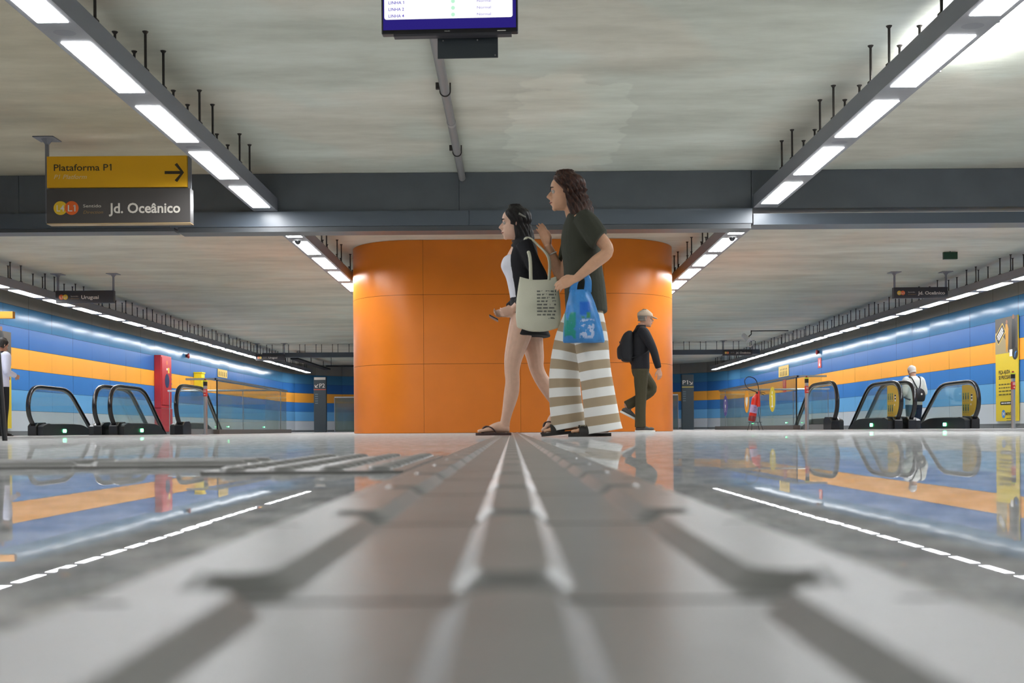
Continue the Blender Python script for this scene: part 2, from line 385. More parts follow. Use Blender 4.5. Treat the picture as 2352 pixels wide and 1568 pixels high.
# ------------------------------------------------------------------ orange pillar
def pillar_outline(cx, cy, hx, hy, r, n=14):
    return [(cx+a, cy+b) for a, b in rrect(-hx, -hy, hx, hy, r, n)]
pil = thing('pillar', 'huge orange panelled pillar with rounded corners in the middle of the hall', 'pillar', (.035, 20.1, 0))
PHX, PHY, PR = 2.79, 2.1, 1.12
def pillar_mesh():
    mb = MB(); out = rrect(-PHX, -PHY, PHX, PHY, PR, 12)
    # split the flat runs finely
    pts = []
    for i, p in enumerate(out):
        q = out[(i+1) % len(out)]; L = math.hypot(q[0]-p[0], q[1]-p[1]); n = max(1, int(L/.2))
        for k in range(n): pts.append((p[0]+(q[0]-p[0])*k/n, p[1]+(q[1]-p[1])*k/n))
    return pts
core = rrect(-PHX+.012, -PHY+.012, PHX-.012, PHY-.012, PR-.012, 12)
obj('backing', MB().prism(core, 0, H-.002, lambda a, b, d: (a, b, d)), m_dark, pil)
out = rrect(-PHX, -PHY, PHX, PHY, PR, 16)
def arc_points(poly):
    s = [0.]; 
    for i in range(len(poly)):
        a, b = poly[i], poly[(i+1) % len(poly)]; s.append(s[-1]+math.hypot(b[0]-a[0], b[1]-a[1]))
    return s
S = arc_points(out); TOT = S[-1]
def at_s(t):
    t %= TOT
    for i in range(len(out)):
        if S[i] <= t <= S[i+1]:
            k = (t-S[i])/max(1e-9, S[i+1]-S[i]); a, b = out[i], out[(i+1) % len(out)]
            return (a[0]+(b[0]-a[0])*k, a[1]+(b[1]-a[1])*k)
def s_of_front(x):      # arc length of a point on the front face
    best = min((math.hypot(at_s(k*TOT/4000)[0]-x, at_s(k*TOT/4000)[1]+PHY), k) for k in range(4000)); return best[1]*TOT/4000
cuts = [s_of_front(-1.48), s_of_front(.12), s_of_front(1.51)]
c = cuts[2]+1.75
while c < cuts[0]+TOT-1.2: cuts.append(c); c += 1.75
cuts.append(cuts[0]+TOT)
cl = MB(); g = .004
for z0, z1 in ((.004, 1.142), (1.147, 2.288), (2.293, H-.004)):
    for a, b in zip(cuts[:-1], cuts[1:]):
        n = max(2, int((b-a)/.07)); row = [at_s(a+g/2+(b-a-g)*k/n) for k in range(n+1)]
        v = [(x, y, z0) for x, y in row]+[(x, y, z1) for x, y in row]
        cl.add(v, [(k, k+1, k+n+2, k+n+1) for k in range(n)])
m_or = M('orange cladding', 'db7a1e', .33, spec=.45, noise=.05, nscale=2.2, bump=.02, bscale=220)
obj('cladding', cl, m_or, pil, smooth=30)
# ------------------------------------------------------------------ big cross beam
bm_ = thing('ceiling_beam', 'deep dark grey metal-clad beam crossing the hall in front of the orange pillar', 'beam', (0, 13.3, 0))
xs = [-10.28, -6.0, -4.4, -.62, 2.95, 6.5, 10.28]
u = MB()
for a, b in zip(xs[:-1], xs[1:]): u.box((a+.003, 0, 2.73), (b-.003, .3, H-.004))
obj('upper_cladding', u, m_beam, bm_)
l = MB()
for a, b in ((-10.28, -4.15), (-4.15, -.5), (-.5, 2.955), (2.965, 10.28)):
    l.box((a+.002, -.035, 2.545 if b < 3 else 2.525), (b-.002, .3, 2.727 if b < 3 else 2.66))
obj('lower_cladding', l, M('beam lower paint', '58616b', .32, spec=.5), bm_)
r_ = MB(); r_.box((-4.05, -.02, 2.49), (2.94, .24, 2.543)); r_.box((-4.05, -.03, 2.482), (2.94, .25, 2.49))
r_.box((-10.28, -.02, 2.50), (-4.1, .24, 2.543))
obj('bottom_rail', r_, M('beam rail', '54585c', .4), bm_)
# ------------------------------------------------------------------ light strips
ZL = 2.732
rodme = MB().tube([(0,0,0),(0,0,.313)], .0105, 6)
rodme.cyl((0,0,.295), (0,0,.314), .012, 8, 0, .026); rodme.box((-.02,-.025,-.004), (.02,.025,.018))
rod_mesh = rodme.mesh('hanger_rod', [m_rod])
pan_mesh = MB().box((-.1, .015, -.004), (.1, 1.125, -.0005)).mesh('light_panel', [m_lamp])
gr = MB(); put_poly(gr, disc(.075, 20, .06), (0,0,-.0008), X_, Y_)
gril_mesh = gr.mesh('speaker_grille', [M('grille', '808388', .6)])
def strip(x, y0, starts, y1, label, inner, grille=True, rods=True):
    t = thing('light_strip', label, 'light fixture', (x, 0, ZL), 0, 'suspended light strips')
    hb = MB().box((-.145, y0, 0), (.145, y1, .155)); hb.m[0] = 1
    obj('housing', hb, [m_hous, m_lampbot], t)
    for k, s in enumerate(starts):
        o = bpy.data.objects.new('light_panel', pan_mesh); C.objects.link(o); o.parent = t; o.location = (0, s, 0)
        j = s-.165
        if j-.25 < y0: continue
        if grille and k % 2 == 0:
            g_ = bpy.data.objects.new('speaker_grille', gril_mesh); C.objects.link(g_); g_.parent = t; g_.location = (0, j, 0)
        if rods:
            for dy in (-.22, .22):
                for dx in (-.12, .12):
                    q = bpy.data.objects.new('hanger_rod', rod_mesh); C.objects.link(q); q.parent = t; q.location = (dx, j+dy, .155)
    return t
near = [11.90-1.48*k for k in range(10)]
mid = [13.93+1.468*k for k in range(13)]
side = [14.4+1.5*k for k in range(24)]
XLn, XRn = -2.975, 3.11
strip(XLn, near[-1]-.3, near[::-1], 13.262, 'white light strip in front of the beam, at the left beside the yellow sign', 1)
strip(XRn, near[-1]-.3, near[::-1], 13.262, 'white light strip in front of the beam, at the right by the glaring ceiling', -1)
strip(XLn, 13.605, mid, mid[-1]+1.4, 'white light strip behind the beam, along the left side of the orange pillar', 1)
strip(XRn, 13.605, mid, mid[-1]+1.4, 'white light strip behind the beam, along the right side of the orange pillar', -1)
strip(-9.32, 13.9, side, side[-1]+1.4, 'long white light strip along the left wall above the escalators', 1)
strip(9.32, 13.9, side, side[-1]+1.4, 'long white light strip along the right wall above the escalators', -1)
# bare tube burning on the right strip, close under the ceiling
t = thing('tube_lamp', 'bare fluorescent tube beside the right light strip, glaring on the ceiling', 'lamp', (3.62, 8.1, 3.07))
obj('tube', MB().cyl((0, 0, 0), (0, 1.1, 0), .016, 12), EM('bare tube', (1, 1, 1), 420.), t)
obj('tray', MB().box((-.105, -.02, -.022), (-.1, 1.12, .036)).box((-.1, .2, .02), (-.09, .23, .129)).box((-.1, .85, .02), (-.09, .88, .129)).box((-.1, -.02, -.022), (.03, .005, -.016)).box((-.1, 1.095, -.022), (.03, 1.12, -.016)), m_hous, t)
for y in (-.01, 1.09): obj('socket', MB().box((-.015, y, -.022), (.015, y+.02, .02)), m_white, t)
# dome cameras under the strips
for x, nm in ((XLn, 'left'), (XRn, 'right')):
    t = thing('dome_camera', 'small dome camera under the %s light strip just behind the beam' % nm, 'camera', (x, 15.25, ZL))
    obj('base', MB().cyl((0,0,-.018), (0,0,-.001), .06, 20), M('cam white', 'd8d8d6', .4), t, smooth=40)
    obj('dome', MB().ball((0,0,-.02), (.045,.045,.05), 16), M('cam dome', '2a2b2e', .1), t, smooth=180)
# unlit cross bars at the far end
for sx, nm in ((-1, 'left'), (1, 'right')):
    t = thing('cross_bar', 'dark unlit hanging bar crossing the far ceiling %s of the orange pillar' % nm, 'ceiling bar', (sx*6.1, 39.7, ZL))
    obj('housing', MB().box((-2.95, -.12, 0), (2.95, .12, .17)), M('bar blue grey', '4a535c', .5), t)
    for k in range(10):
        for dx in (-.1, .1):
            o = bpy.data.objects.new('hanger_rod', rod_mesh); C.objects.link(o); o.parent = t; o.location = (-2.7+k*.6+dx, -.05, .155)
# ceiling pipe
t = thing('ceiling_pipe', 'grey pipe along the ceiling from behind the hanging screen to the beam', 'pipe', (-.58, 0, H-.075))
obj('pipe_run', MB().cyl((0, -5.5, 0), (0, 13.29, 0), .042, 18), M('pipe grey', '8a8a8a', .45), t, smooth=40)
for y in (6.5, 9.88, 12.05):
    a = [(.047*math.cos(math.radians(d)), y, .047*math.sin(math.radians(d))) for d in range(-200, 30, 15)]
    cb = MB().tube(a, .006, 6); cb.box((-.085, y-.02, .02), (-.04, y+.02, .074)); cb.box((.04, y-.012, .01), (.052, y+.012, .074))
    obj('clamp', cb, m_rod, t)
obj('coupling', MB().cyl((0, 10.85, 0), (0, 10.93, 0), .046, 18), M('pipe grey light', 'a5a5a4', .4), t, smooth=40)
# far ducts in the dark end
t = thing('cable_tray', 'dark cable trays under the unlit ceiling at the far left', 'duct', (-5.2, 46, 2.75))
tb = MB(); tb.box((-2.6, -.2, 0), (3.4, .1, .06)); tb.box((-3.4, -3.6, .1), (-3.1, 4, .16))
obj('tray', tb, m_dark, t)
tb = MB()
for x in (-2.4, 0, 2.4, 3.2): tb.cyl((x, 0, .06), (x, 0, .449), .012, 6)
for y in (-3, 0, 3): tb.cyl((-3.25, y, .16), (-3.25, y, .449), .012, 6)
obj('hanger', tb, m_dark, t)
# ------------------------------------------------------------------ tactile paving
def bar(mb, cx, y0, y1, h=.006, wb=.019, wt=.0115, z=.004, swap=False):
    """one truncated guide bar with rounded ends"""
    def ring(w_, e, zz):
        p = []
        for k in range(9):
            a = PI*k/8; p.append((w_*math.cos(a), y1-e-w_+ (w_)*math.sin(a)))
        for k in range(9):
            a = PI+PI*k/8; p.append((w_*math.cos(a), y0+e+w_+(w_)*math.sin(a)))
        return [((cx+a, b, zz) if not swap else (b, cx+a, zz)) for a, b in p]
    mb.loft([ring(wb, 0, z), ring(wt, wb-wt, z+h)])
def tile_base(mb, x0, y0, x1, y1, z=.004, g=.0025):
    mb.box((x0+g, y0+g, -.01), (x1-g, y1-g, z))
tp = MB(); N = 66; y_first = .055-.5
for k in range(N):
    y = y_first+k*.25
    if y > 17.6: break
    tile_base(tp, -.125, y, .125, y+.25)
    for cx in (-.0833, 0, .0833): bar(tp, cx, y+.009, y+.241)
tag(obj('tactile_path', tp, m_tact, smooth=25), 'grey ribbed tactile path running from the viewpoint to the orange pillar', 'tactile paving')
dp = MB()
for j in range(3):
    x0, y0 = -.377, 1.305+j*.25
    tile_base(dp, x0, y0, x0+.25, y0+.25)
    for a in range(4):
        for b in range(4):
            cx, cy = x0+.034+a*.0605, y0+.034+b*.0605
            dp.loft([[(cx+r*math.cos(2*PI*k/12), cy+r*math.sin(2*PI*k/12), z) for k in range(12)] for r, z in ((.0165,.004),(.0145,.007),(.010,.0088),(.004,.0094))])
tag(obj('dome_tile_patch', dp, m_tact, smooth=60), 'patch of blister tactile tiles beside the ribbed path, at its left', 'tactile paving')
cp = MB()
for k in range(30):
    x1 = -.378-k*.25
    tile_base(cp, x1-.25, 1.555, x1, 1.805)
    for cy in (1.597, 1.68, 1.763): bar(cp, cy, x1-.241, x1-.009, swap=True)
tag(obj('tactile_path', cp, m_tact, smooth=25), 'side branch of the ribbed tactile path leading away to the left', 'tactile paving')
# ------------------------------------------------------------------ escalators
m_hand = M('handrail', '1c1b1d', .22, spec=.6)
m_deck = M('escalator black', '26282a', .38)
m_alu = M('aluminium', 'a8a9a8', .35, metal=.8)
m_glass = GLASS('escalator glass', (.95, .98, .965), .10, .97)
m_glass2 = GLASS('clear pane', (.95, .98, .965), .16, .96)
m_green = EM('green indicator', (.10, 1., .32), 9)
SL = .69
def smooth_path(p, n=5):
    out = []
    for i in range(len(p)-1):
        a, b, c, d = p[max(i-1,0)], p[i], p[i+1], p[min(i+2,len(p)-1)]
        for k in range(n):
            t = k/n
            out.append(tuple(.5*((2*b[j])+(-a[j]+c[j])*t+(2*a[j]-5*b[j]+4*c[j]-d[j])*t*t+(-a[j]+3*b[j]-3*c[j]+d[j])*t**3) for j in range(len(b))))
    return out+[p[-1]]
HP = smooth_path([(.40,.13),(.26,.19),(.13,.30),(.045,.43),(.02,.58),(.06,.73),(.15,.85),(.29,.93),(.48,.965),(.8,.968),(1.5,.965),(1.75,.945),(1.98,.885),(2.18,.78)], 4)+[(5.4, .78-3.22*SL)]
def inset(path, d):
    out = []
    for i, (y, z) in enumerate(path):
        a = path[max(i-1,0)]; b = path[min(i+1,len(path)-1)]
        t = Vector((b[0]-a[0], b[1]-a[1])).normalized()
        out.append((y+t.y*d, z-t.x*d))
    return out
def sweep_flat(mb, path, w_, h, mi=0):
    """rounded-rectangle band swept along a (y,z) path at x=0"""
    rings = []
    for i, (y, z) in enumerate(path):
        a = path[max(i-1,0)]; b = path[min(i+1,len(path)-1)]
        t = Vector((b[0]-a[0], b[1]-a[1])).normalized(); n = (-t.y, t.x)
        rings.append([(px, y+n[0]*q, z+n[1]*q) for px, q in rrect(-w_/2, -h/2, w_/2, h/2, min(w_, h)*.42, 3)])
    return mb.loft(rings, mi)
def balustrade(t, x, inn, light):
    """one side of an escalator; inn = +1/-1 towards the steps"""
    o = obj('handrail', sweep_flat(MB(), HP, .085, .05), m_hand, t, smooth=50, loc=(x, 0, 0))
    o = obj('handrail_guide', sweep_flat(MB(), inset(HP, .043), .045, .034), m_alu, t, smooth=50, loc=(x, 0, 0))
    up = inset(HP, .058); low = [(5.3, -1.9), (2.6, .02), (2.3, .1), (2.0, .12), (.42, .12)]
    gl = MB().prism(up+low, -.006, .006, lambda a, b, d: (d, a, b))
    pane = obj('glass_panel', gl, m_glass, t, loc=(x, 0, 0))
    dk = smooth_path([(.62,.225),(1.2,.228),(1.9,.225),(2.2,.205),(2.5,.14),(2.78,.02),(3.0,-.12)], 3)
    poly = [(.24,.0),(.24,.17),(.30,.20),(.5,.235)]+dk+[(5.3,-1.72),(5.3,-2.0),(2.9,-.35),(2.6,-.02),(2.5,0)]
    fn = (lambda a, b, d: (d*inn, a, b))
    sk = obj('skirt_deck', MB().prism(poly, .01, .19, fn), m_deck, t, bevel=.012, loc=(x, 0, 0))
    obj('newel_base', MB().prism([(.17,0),(.17,.19),(.27,.25),(.62,.26),(.72,.2),(.72,0)], -.085, .085, lambda a, b, d: (d, a, b)), m_hand, t, bevel=.015, loc=(x, 0, 0))
    poly2 = [(.3,0),(.3,.11),(2.3,.11),(2.7,-.05),(5.3,-1.8),(5.3,-2.0),(2.6,-.1),(2.5,0)]
    obj('outer_curb', MB().prism(poly2, -.07, -.01, fn), m_alu, t, loc=(x, 0, 0))
    lid = MB().prism([(a, b) for a, b in ((.6,.2355),(1.9,.2335),(1.9,.2385),(.6,.2405))], .03, .17, fn)
    obj('deck_plate', lid, m_alu, sk)
    if light:
        lp = MB().prism(rrect(1.17,.055,1.33,.125,.025), .19, .199, fn)
        obj('indicator_light', lp, m_green, sk)
    return pane
def sticker(pane, inn):
    """yellow safety sheet with six pictograms, glued to the steps side of the glass"""
    mb = MB(); x = .009*inn
    up = [p for p in inset(HP, .075) if p[1] > .28 and p[0] < .75]
    poly = [(a, b) for a, b in up]+[(.80, .885), (.80, .245), (.42, .245)]
    ex, ey = (0, -inn, 0), Z_       # reading direction seen from the steps
    s = -inn
    put_poly(mb, [(a*s, b) for a, b in poly], (x, 0, 0), (0, s, 0), Z_, 0)
    x2 = x+.0015*inn
    for r in range(2):
        for c in range(3):
            y = .73-.115*c; z = .66-.235*r
            put_poly(mb, rrect(-.038, -.075, .038, .075, .006), (x2, y, z), Y_, Z_, 4)
            put_poly(mb, disc(.014), (x2+.001*inn, y, z+.045), Y_, Z_, 1)
            put_poly(mb, [(-.022,-.06),(-.014,.02),(.014,.02),(.022,-.06),(.005,-.06),(0,-.02),(-.005,-.06)], (x2+.001*inn, y, z), Y_, Z_, 1)
            put_poly(mb, [(-.03,-.1),(.03,-.1),(.03,-.092),(-.03,-.092)], (x2, y, z), Y_, Z_, 1)
    put_poly(mb, [(-.045,-.07),(.045,-.07),(.045,.07),(-.045,.07)], (x2, .33, .63), Y_, Z_, 2)
    put_poly(mb, [(-.04,.03),(.04,.03),(.04,.065),(-.04,.065)], (x2+.001*inn, .33, .63), Y_, Z_, 3)
    put_poly(mb, [(-.035,-.03),(.035,-.03),(.035,.0),(-.035,.0)], (x2+.001*inn, .33, .63), Y_, Z_, 3)
    put_poly(mb, disc(.022), (x2, .37, .49), Y_, Z_, 2)
    obj('safety_sticker', mb, [M('sticker yellow', 'cfae33', .5), M('sticker navy', '1d3a5e', .5), m_white, m_dark, M('sticker blue', '8fa05a', .5)], pane)
step_mb = MB()
poly = [(1.4,-.01)]
y, z = 2.3, -.01; poly.append((y, z))
for k in range(9):
    r_ = min(.21, .05+.06*k); z -= r_; poly.append((y, z)); y += .34; poly.append((y, z))
poly += [(y, z-.5), (2.3, -.6), (1.4, -.3)]
step_mb.prism(poly, -.5, .5, lambda a, b, d: (d, a, b))
m_step = M('escalator step', '5b5d60', .4, metal=.6)
def escalator(xc, y0, label, stick):
    t = thing('escalator', label, 'escalator', (xc, y0, 0), 0, 'escalators going down beside the walls')
    half = .635
    a = balustrade(t, -half, 1, xc < 0)
    b = balustrade(t, half, -1, xc > 0)
    if stick: sticker(b if xc > 0 else a, -1 if xc > 0 else 1)
    obj('steps', step_mb, m_step, t)
    obj('comb_plate', MB().box((-.5, 1.42, -.005), (.5, 2.0, .003)), m_alu, t)
    return t
escalator(-8.64, 20.87, 'leftmost escalator, at the left wall, green light on its skirt', False)
escalator(-7.07, 20.87, 'escalator on the left nearest the orange pillar, beside the glass fence', False)
escalator(8.65, 21.6, 'rightmost escalator, at the right wall, yellow sticker on its glass, man riding down', True)
escalator(7.11, 21.6, 'escalator on the right nearest the orange pillar, in front of the glass fence', True)
# ------------------------------------------------------------------ glass fences round the wells
def fence(xf, y0, y1, ret, label, discs=False):
    sx = 1 if xf > 0 else -1
    t = thing('glass_fence', label, 'fence', (xf, y0, 0))
    n = 3 if y1-y0 < 8 else 4
    ys = [y0+(y1-y0)*k/n for k in range(n+1)]
    panes = []
    for a, b in zip(ys[:-1], ys[1:]):
        panes.append(obj('glass_pane', MB().box((-.006, a-y0+.006, .1), (.006, b-y0-.006, 1.16)), m_glass2, t))
    obj('glass_pane', MB().prism([(.008,.1),(.05,.1),(.05,.72),(ret,.72),(ret,1.16),(.008,1.16)], -.006, .006, lambda a, b, d: (a*sx, d, b)), m_glass2, t)
    obj('edge_seal', MB().box((-.012, -.012, .1), (.012, .012, 1.16)), m_dark, t)
    rb = MB().box((-.04, -.04, 1.16), (.04, y1-y0, 1.20)); rb.box((.0, -.04, 1.16), ((ret+.1)*sx, .04, 1.20))
    obj('top_rail', rb, m_alu, t)
    pb = MB().box((-.09, -.05, 0), (.06, y1-y0+.4, .1))
    obj('plinth', pb, M('plinth', '5b5450', .5), t)
    gb = MB()
    for y in (.9, 4.4):
        gb.ball((-.012*sx, y, .16), .011, 8)
    obj('marker_light', gb, m_green, t)
    if discs:
        for y, z, c, kind in ((26.25, .73, 'd9c21f', 'info'), (29.1, .75, 'e59a1e', 'heart'), (32.0, .70, '5c4f9a', 'train')):
            k = min(int((y-y0)/((y1-y0)/n)), n-1)
            mb = MB(); o = (-.0085*sx, y-y0, z); ex = (0, -sx, 0)
            put_poly(mb, disc(.30, 40), o, ex, Z_, 0); o2 = (-.010*sx, y-y0, z)
            if kind == 'info':
                put_poly(mb, disc(.04), (o2[0], o2[1], z+.16), ex, Z_, 1)
                put_poly(mb, [(-.1,-.19),(.1,-.19),(.1,-.15),(.04,-.15),(.04,.1),(-.09,.1),(-.09,.06),(-.035,.06),(-.035,-.15),(-.1,-.15)], o2, ex, Z_, 1)
            elif kind == 'heart':
                pts = [(.16*math.sin(a)**3*1.0, .0105*(13*math.cos(a)-5*math.cos(2*a)-2*math.cos(3*a)-math.cos(4*a))) for a in [2*PI*q/36 for q in range(36)]]
                put_poly(mb, pts, o2, ex, Z_, 1)
            else:
                put_poly(mb, rrect(-.1, -.06, .1, .18, .04), o2, ex, Z_, 1)
                put_poly(mb, rrect(-.07, .03, .07, .13, .02), (o2[0]-.001*sx, o2[1], z), ex, Z_, 0)
                put_poly(mb, [(-.13,-.19),(-.09,-.19),(-.03,-.07),(-.07,-.07)], o2, ex, Z_, 1)
                put_poly(mb, [(.13,-.19),(.09,-.19),(.03,-.07),(.07,-.07)], o2, ex, Z_, 1)
            obj('round_sticker', mb, [M('disc '+c, c, .5), m_white], panes[k])
    return t
fence(-6.3, 23.3, 30.45, .56, 'glass fence with grey top rail at the left, beside the escalator near the orange pillar')
fence(6.3, 24.05, 32.85, .56, 'glass fence with yellow, orange and purple round stickers at the right', True)
for sx, yy, nm in ((-1, 30.42, 'left'), (1, 32.82, 'right')):
    t = thing('guard_rail', 'pale tubular guard rail across the far end of the %s escalator well' % nm, 'rail', (sx*8.0, yy, 0))
    obj('rail_tube', MB().cyl((-1.6, 0, 1.2), (1.6, 0, 1.2), .026, 14), M('pale rail', 'd0d1d2', .3, metal=.5), t, smooth=40)
    for x in (-1.55, -.5, .5, 1.55): obj('post', MB().cyl((x, 0, .0), (x, 0, 1.18), .014, 10), m_steel, t, smooth=40)
    obj('glass_pane', MB().box((-1.5, -.005, .08), (1.5, .005, 1.1)), m_glass2, t)
# ------------------------------------------------------------------ barrier posts
def barrier_post(x, y, label, flip):
    t = thing('barrier_post', label, 'post', (x, y, 0), 0, 'steel barrier posts')
    obj('tube', MB().cyl((0,0,.015), (0,0,.89), .036, 24), m_steel, t, smooth=40)
    obj('base', MB().cyl((0,0,0), (0,0,.016), .06, 24), m_steel, t, smooth=40)
    obj('black_collar', MB().cyl((0,0,.92), (0,0,1.0), .039, 24), m_black, t, smooth=40)
    obj('steel_collar', MB().cyl((0,0,.855), (0,0,.925), .037, 24), m_steel, t, smooth=40)
    obj('cap', MB().cyl((0,0,.998), (0,0,1.025), .043, 24), M('lime cap', 'c5cf2b', .45), t, smooth=40)
    obj('red_knob', MB().cyl((0,0,1.025), (0,0,1.055), .022, 16, 0, .018), M('knob red', '8d2b2b', .5), t, smooth=40)
    rb = MB().cyl((0,0,.72), (0,0,.86), .0385, 24)
    b = obj('red_sticker', rb, M('sticker red', 'c1342e', .5), t, smooth=40)
    mb = MB()
    for z, w_ in ((.835,.05),(.818,.044),(.80,.05)): mb.box((-w_/2, -.0405, z), (w_/2, -.0385, z+.006))
    obj('print', mb, m_white, b)
    mb = MB(); put_poly(mb, [(p*(-1 if flip else 1), q) for p, q in arrow_poly(.036, .012, .005)], (0, -.0405, .755), X_, Z_)
    obj('arrow', mb, m_white, b)
barrier_post(-5.79, 20.6, 'steel barrier post with red sticker at the left, before the glass fence', True)
barrier_post(5.78, 21.3, 'steel barrier post with red sticker beside the fire extinguisher', False)
barrier_post(9.22, 20.0, 'steel barrier post with red sticker at the right edge, before the yellow poster', False)
# ------------------------------------------------------------------ fire extinguisher on its stand
t = thing('fire_extinguisher', 'red fire extinguisher leaning on a low wire stand before the right glass fence', 'fire extinguisher', (4.57, 20.5, .16), 0)
m_red = M('extinguisher red', 'b8281c', .35, spec=.5)
tilt = Matrix.Translation((-.05,0,.01)) @ Matrix.Rotation(.19, 4, 'Y')
def tl(p): return tuple(tilt @ Vector(p))
def lathe(mb, prof, mi=0, n=24, f=lambda p: p):
    return mb.loft([[f((r*math.cos(2*PI*k/n), r*math.sin(2*PI*k/n), z)) for k in range(n)] for r, z in prof], mi)
body = MB(); lathe(body, [(.03,0),(.062,.006),(.07,.03),(.07,.42),(.062,.46),(.04,.495),(.024,.51),(.022,.53)], f=tl)
b = obj('cylinder', body, m_red, t, smooth=50)
lb = MB(); lathe(lb, [(.0712,.16),(.0712,.31)], f=tl); lb.f = lb.f[:24]; lb.m = lb.m[:24]
lab = obj('label', lb, M('label lilac', '9d90b6', .5), b, smooth=180)
tx = MB()
for z, w_ in ((.285,.07),(.262,.05),(.243,.06),(.225,.066),(.205,.05),(.185,.06)):
    tx.add([tl((x, -math.sqrt(.0722**2-x*x), zz)) for x, zz in ((-w_/2,z),(0,z),(w_/2,z),(w_/2,z+.009),(0,z+.009),(-w_/2,z+.009))], [(0,1,4,5),(1,2,3,4)])
obj('print', tx, M('label print', '5a3d78', .5), lab)
bb = MB(); lathe(bb, [(.0705,.02),(.0705,.10),(.069,.104)], f=tl); bb.f = bb.f[:48]; bb.m = bb.m[:48]
obj('dark_band', bb, M('band maroon', '6b1f20', .4), b, smooth=180)
vb = MB(); vb.cyl(tl((0,0,.53)), tl((0,0,.565)), .02, 14); vb.tube([tl((.0,0,.555)), tl((.10,0,.575)), tl((.16,0,.57))], .006, 8); vb.tube([tl((.0,0,.54)), tl((.1,0,.545)), tl((.14,0,.53))], .006, 8)
obj('valve_handle', vb, m_black, t, smooth=40)
hs = smooth_path([tl((-.0,0,.56)), tl((-.05,-.01,.57)), tl((-.19,-.02,.60)), tl((-.27,-.02,.72)), tl((-.22,-.02,.81)), tl((-.10,-.03,.80)), tl((-.02,-.05,.70)), tl((.02,-.07,.56))], 6)
obj('hose', MB().tube(hs, .0085, 8), m_black, t, smooth=180)
hn = MB(); hn.tube([tl((.018,-.072,.58)), tl((.035,-.085,.46)), tl((.05,-.09,.36)), tl((.06,-.09,.29))], [.014,.019,.032,.034], 16)
obj('discharge_horn', hn, m_red, t, smooth=40)
t = thing('extinguisher_stand', 'low black wire stand carrying the red fire extinguisher', 'stand', (4.57, 20.5, 0))
sb = MB()
obj('seat_plate', MB().box((-.13,-.07,.15), (.13,.07,.158)), m_black, t)
for x, y in ((-.12,-.06),(.13,-.06),(-.03,.07),(.1,.08)):
    obj('leg', MB().tube([(x*.8,y*.8,.152),(x*1.15,y*1.1,.004)], .005, 6), m_black, t)
obj('back_rod', MB().tube([(.11,.03,.155),(.08,.04,.45)], .005, 6), m_black, t)
# ------------------------------------------------------------------ wall fixtures
def wallframe(sx): return (0, -sx, 0), Z_      # reading direction on a side wall, seen from the hall
def bell(sx, y, z, label):
    t = thing('alarm_bell', label, 'alarm', (sx*WX, y, z))
    obj('back_box', MB().box((-.05*(sx>0), -.05, -.05), (.05*(sx<0), .05, .05)), M('bell dark', '501a18', .5), t)
    obj('gong', MB().ball((-sx*.075, 0, 0), (.04, .085, .085), 20), M('bell red', '8c1c18', .35), t, smooth=180)
bell(-1, 34.5, 2.46, 'red alarm bell on the top blue band of the left wall, past the red cabinet')
bell(1, 36.4, 2.56, 'red alarm bell on the right wall, above the small red sign')
def wallsign(name, sx, y, z0, z1, wy, m_, label, cat, deco):
    t = thing(name, label, cat, (sx*(WX-.004), y, 0))
    b = obj('board', MB().box((-.012*(sx>0), -wy/2, z0), (.012*(sx<0), wy/2, z1)), m_, t)
    mb = MB(); deco(mb, (-sx*.0135, 0, 0), wallframe(sx)); obj('print', mb, [m_dark, m_white], b); return t
def five(mb, o, fr):
    ex, ey = fr
    for k in range(5):
        put_poly(mb, disc(.04), (o[0], -.46+.23*k, 2.245), ex, ey, 0); put_poly(mb, [(-.045,-.13),(.045,-.13),(.035,.05),(-.035,.05)], (o[0], -.46+.23*k, 2.13), ex, ey, 0)
wallsign('info_sign', 1, 41.1, 1.97, 2.38, 1.5, M('sign mustard', 'd2ae48', .5), 'yellow sign with dark pictograms on the right wall, above the glass fence', 'sign', five)
wallsign('info_sign', -1, 38.8, 1.98, 2.26, 1.26, M('sign mustard', 'd2ae48', .5), 'yellow sign with dark pictograms on the left wall, beyond the yellow box', 'sign', lambda mb, o, fr: [put_poly(mb, [(-.035,-.1),(.035,-.1),(.03,.06),(-.03,.06)], (o[0], -.46+.23*k, 2.12), fr[0], fr[1], 0) for k in range(5)])
def redsign(z0, z1):
    def f(mb, o, fr):
        put_poly(mb, [(-.05,z0+(z1-z0)*.4),(.0,z0+(z1-z0)*.4),(.0,z1-.06),(-.05,z1-.06)], o, fr[0], fr[1], 1)
        put_poly(mb, rrect(-.07, z0+.06, .07, z0+.14, .02), o, fr[0], fr[1], 1)
    return f
m_rs = M('sign red', 'c93a33', .5)
wallsign('fire_sign', 1, 36.3, 2.03, 2.36, .36, m_rs, 'narrow red fire sign under the bell on the right wall', 'sign', redsign(2.03, 2.36))
wallsign('fire_sign', 1, 41.0, 1.38, 1.89, .46, m_rs, 'tall narrow red fire sign seen through the right glass fence', 'sign', redsign(1.38, 1.89))
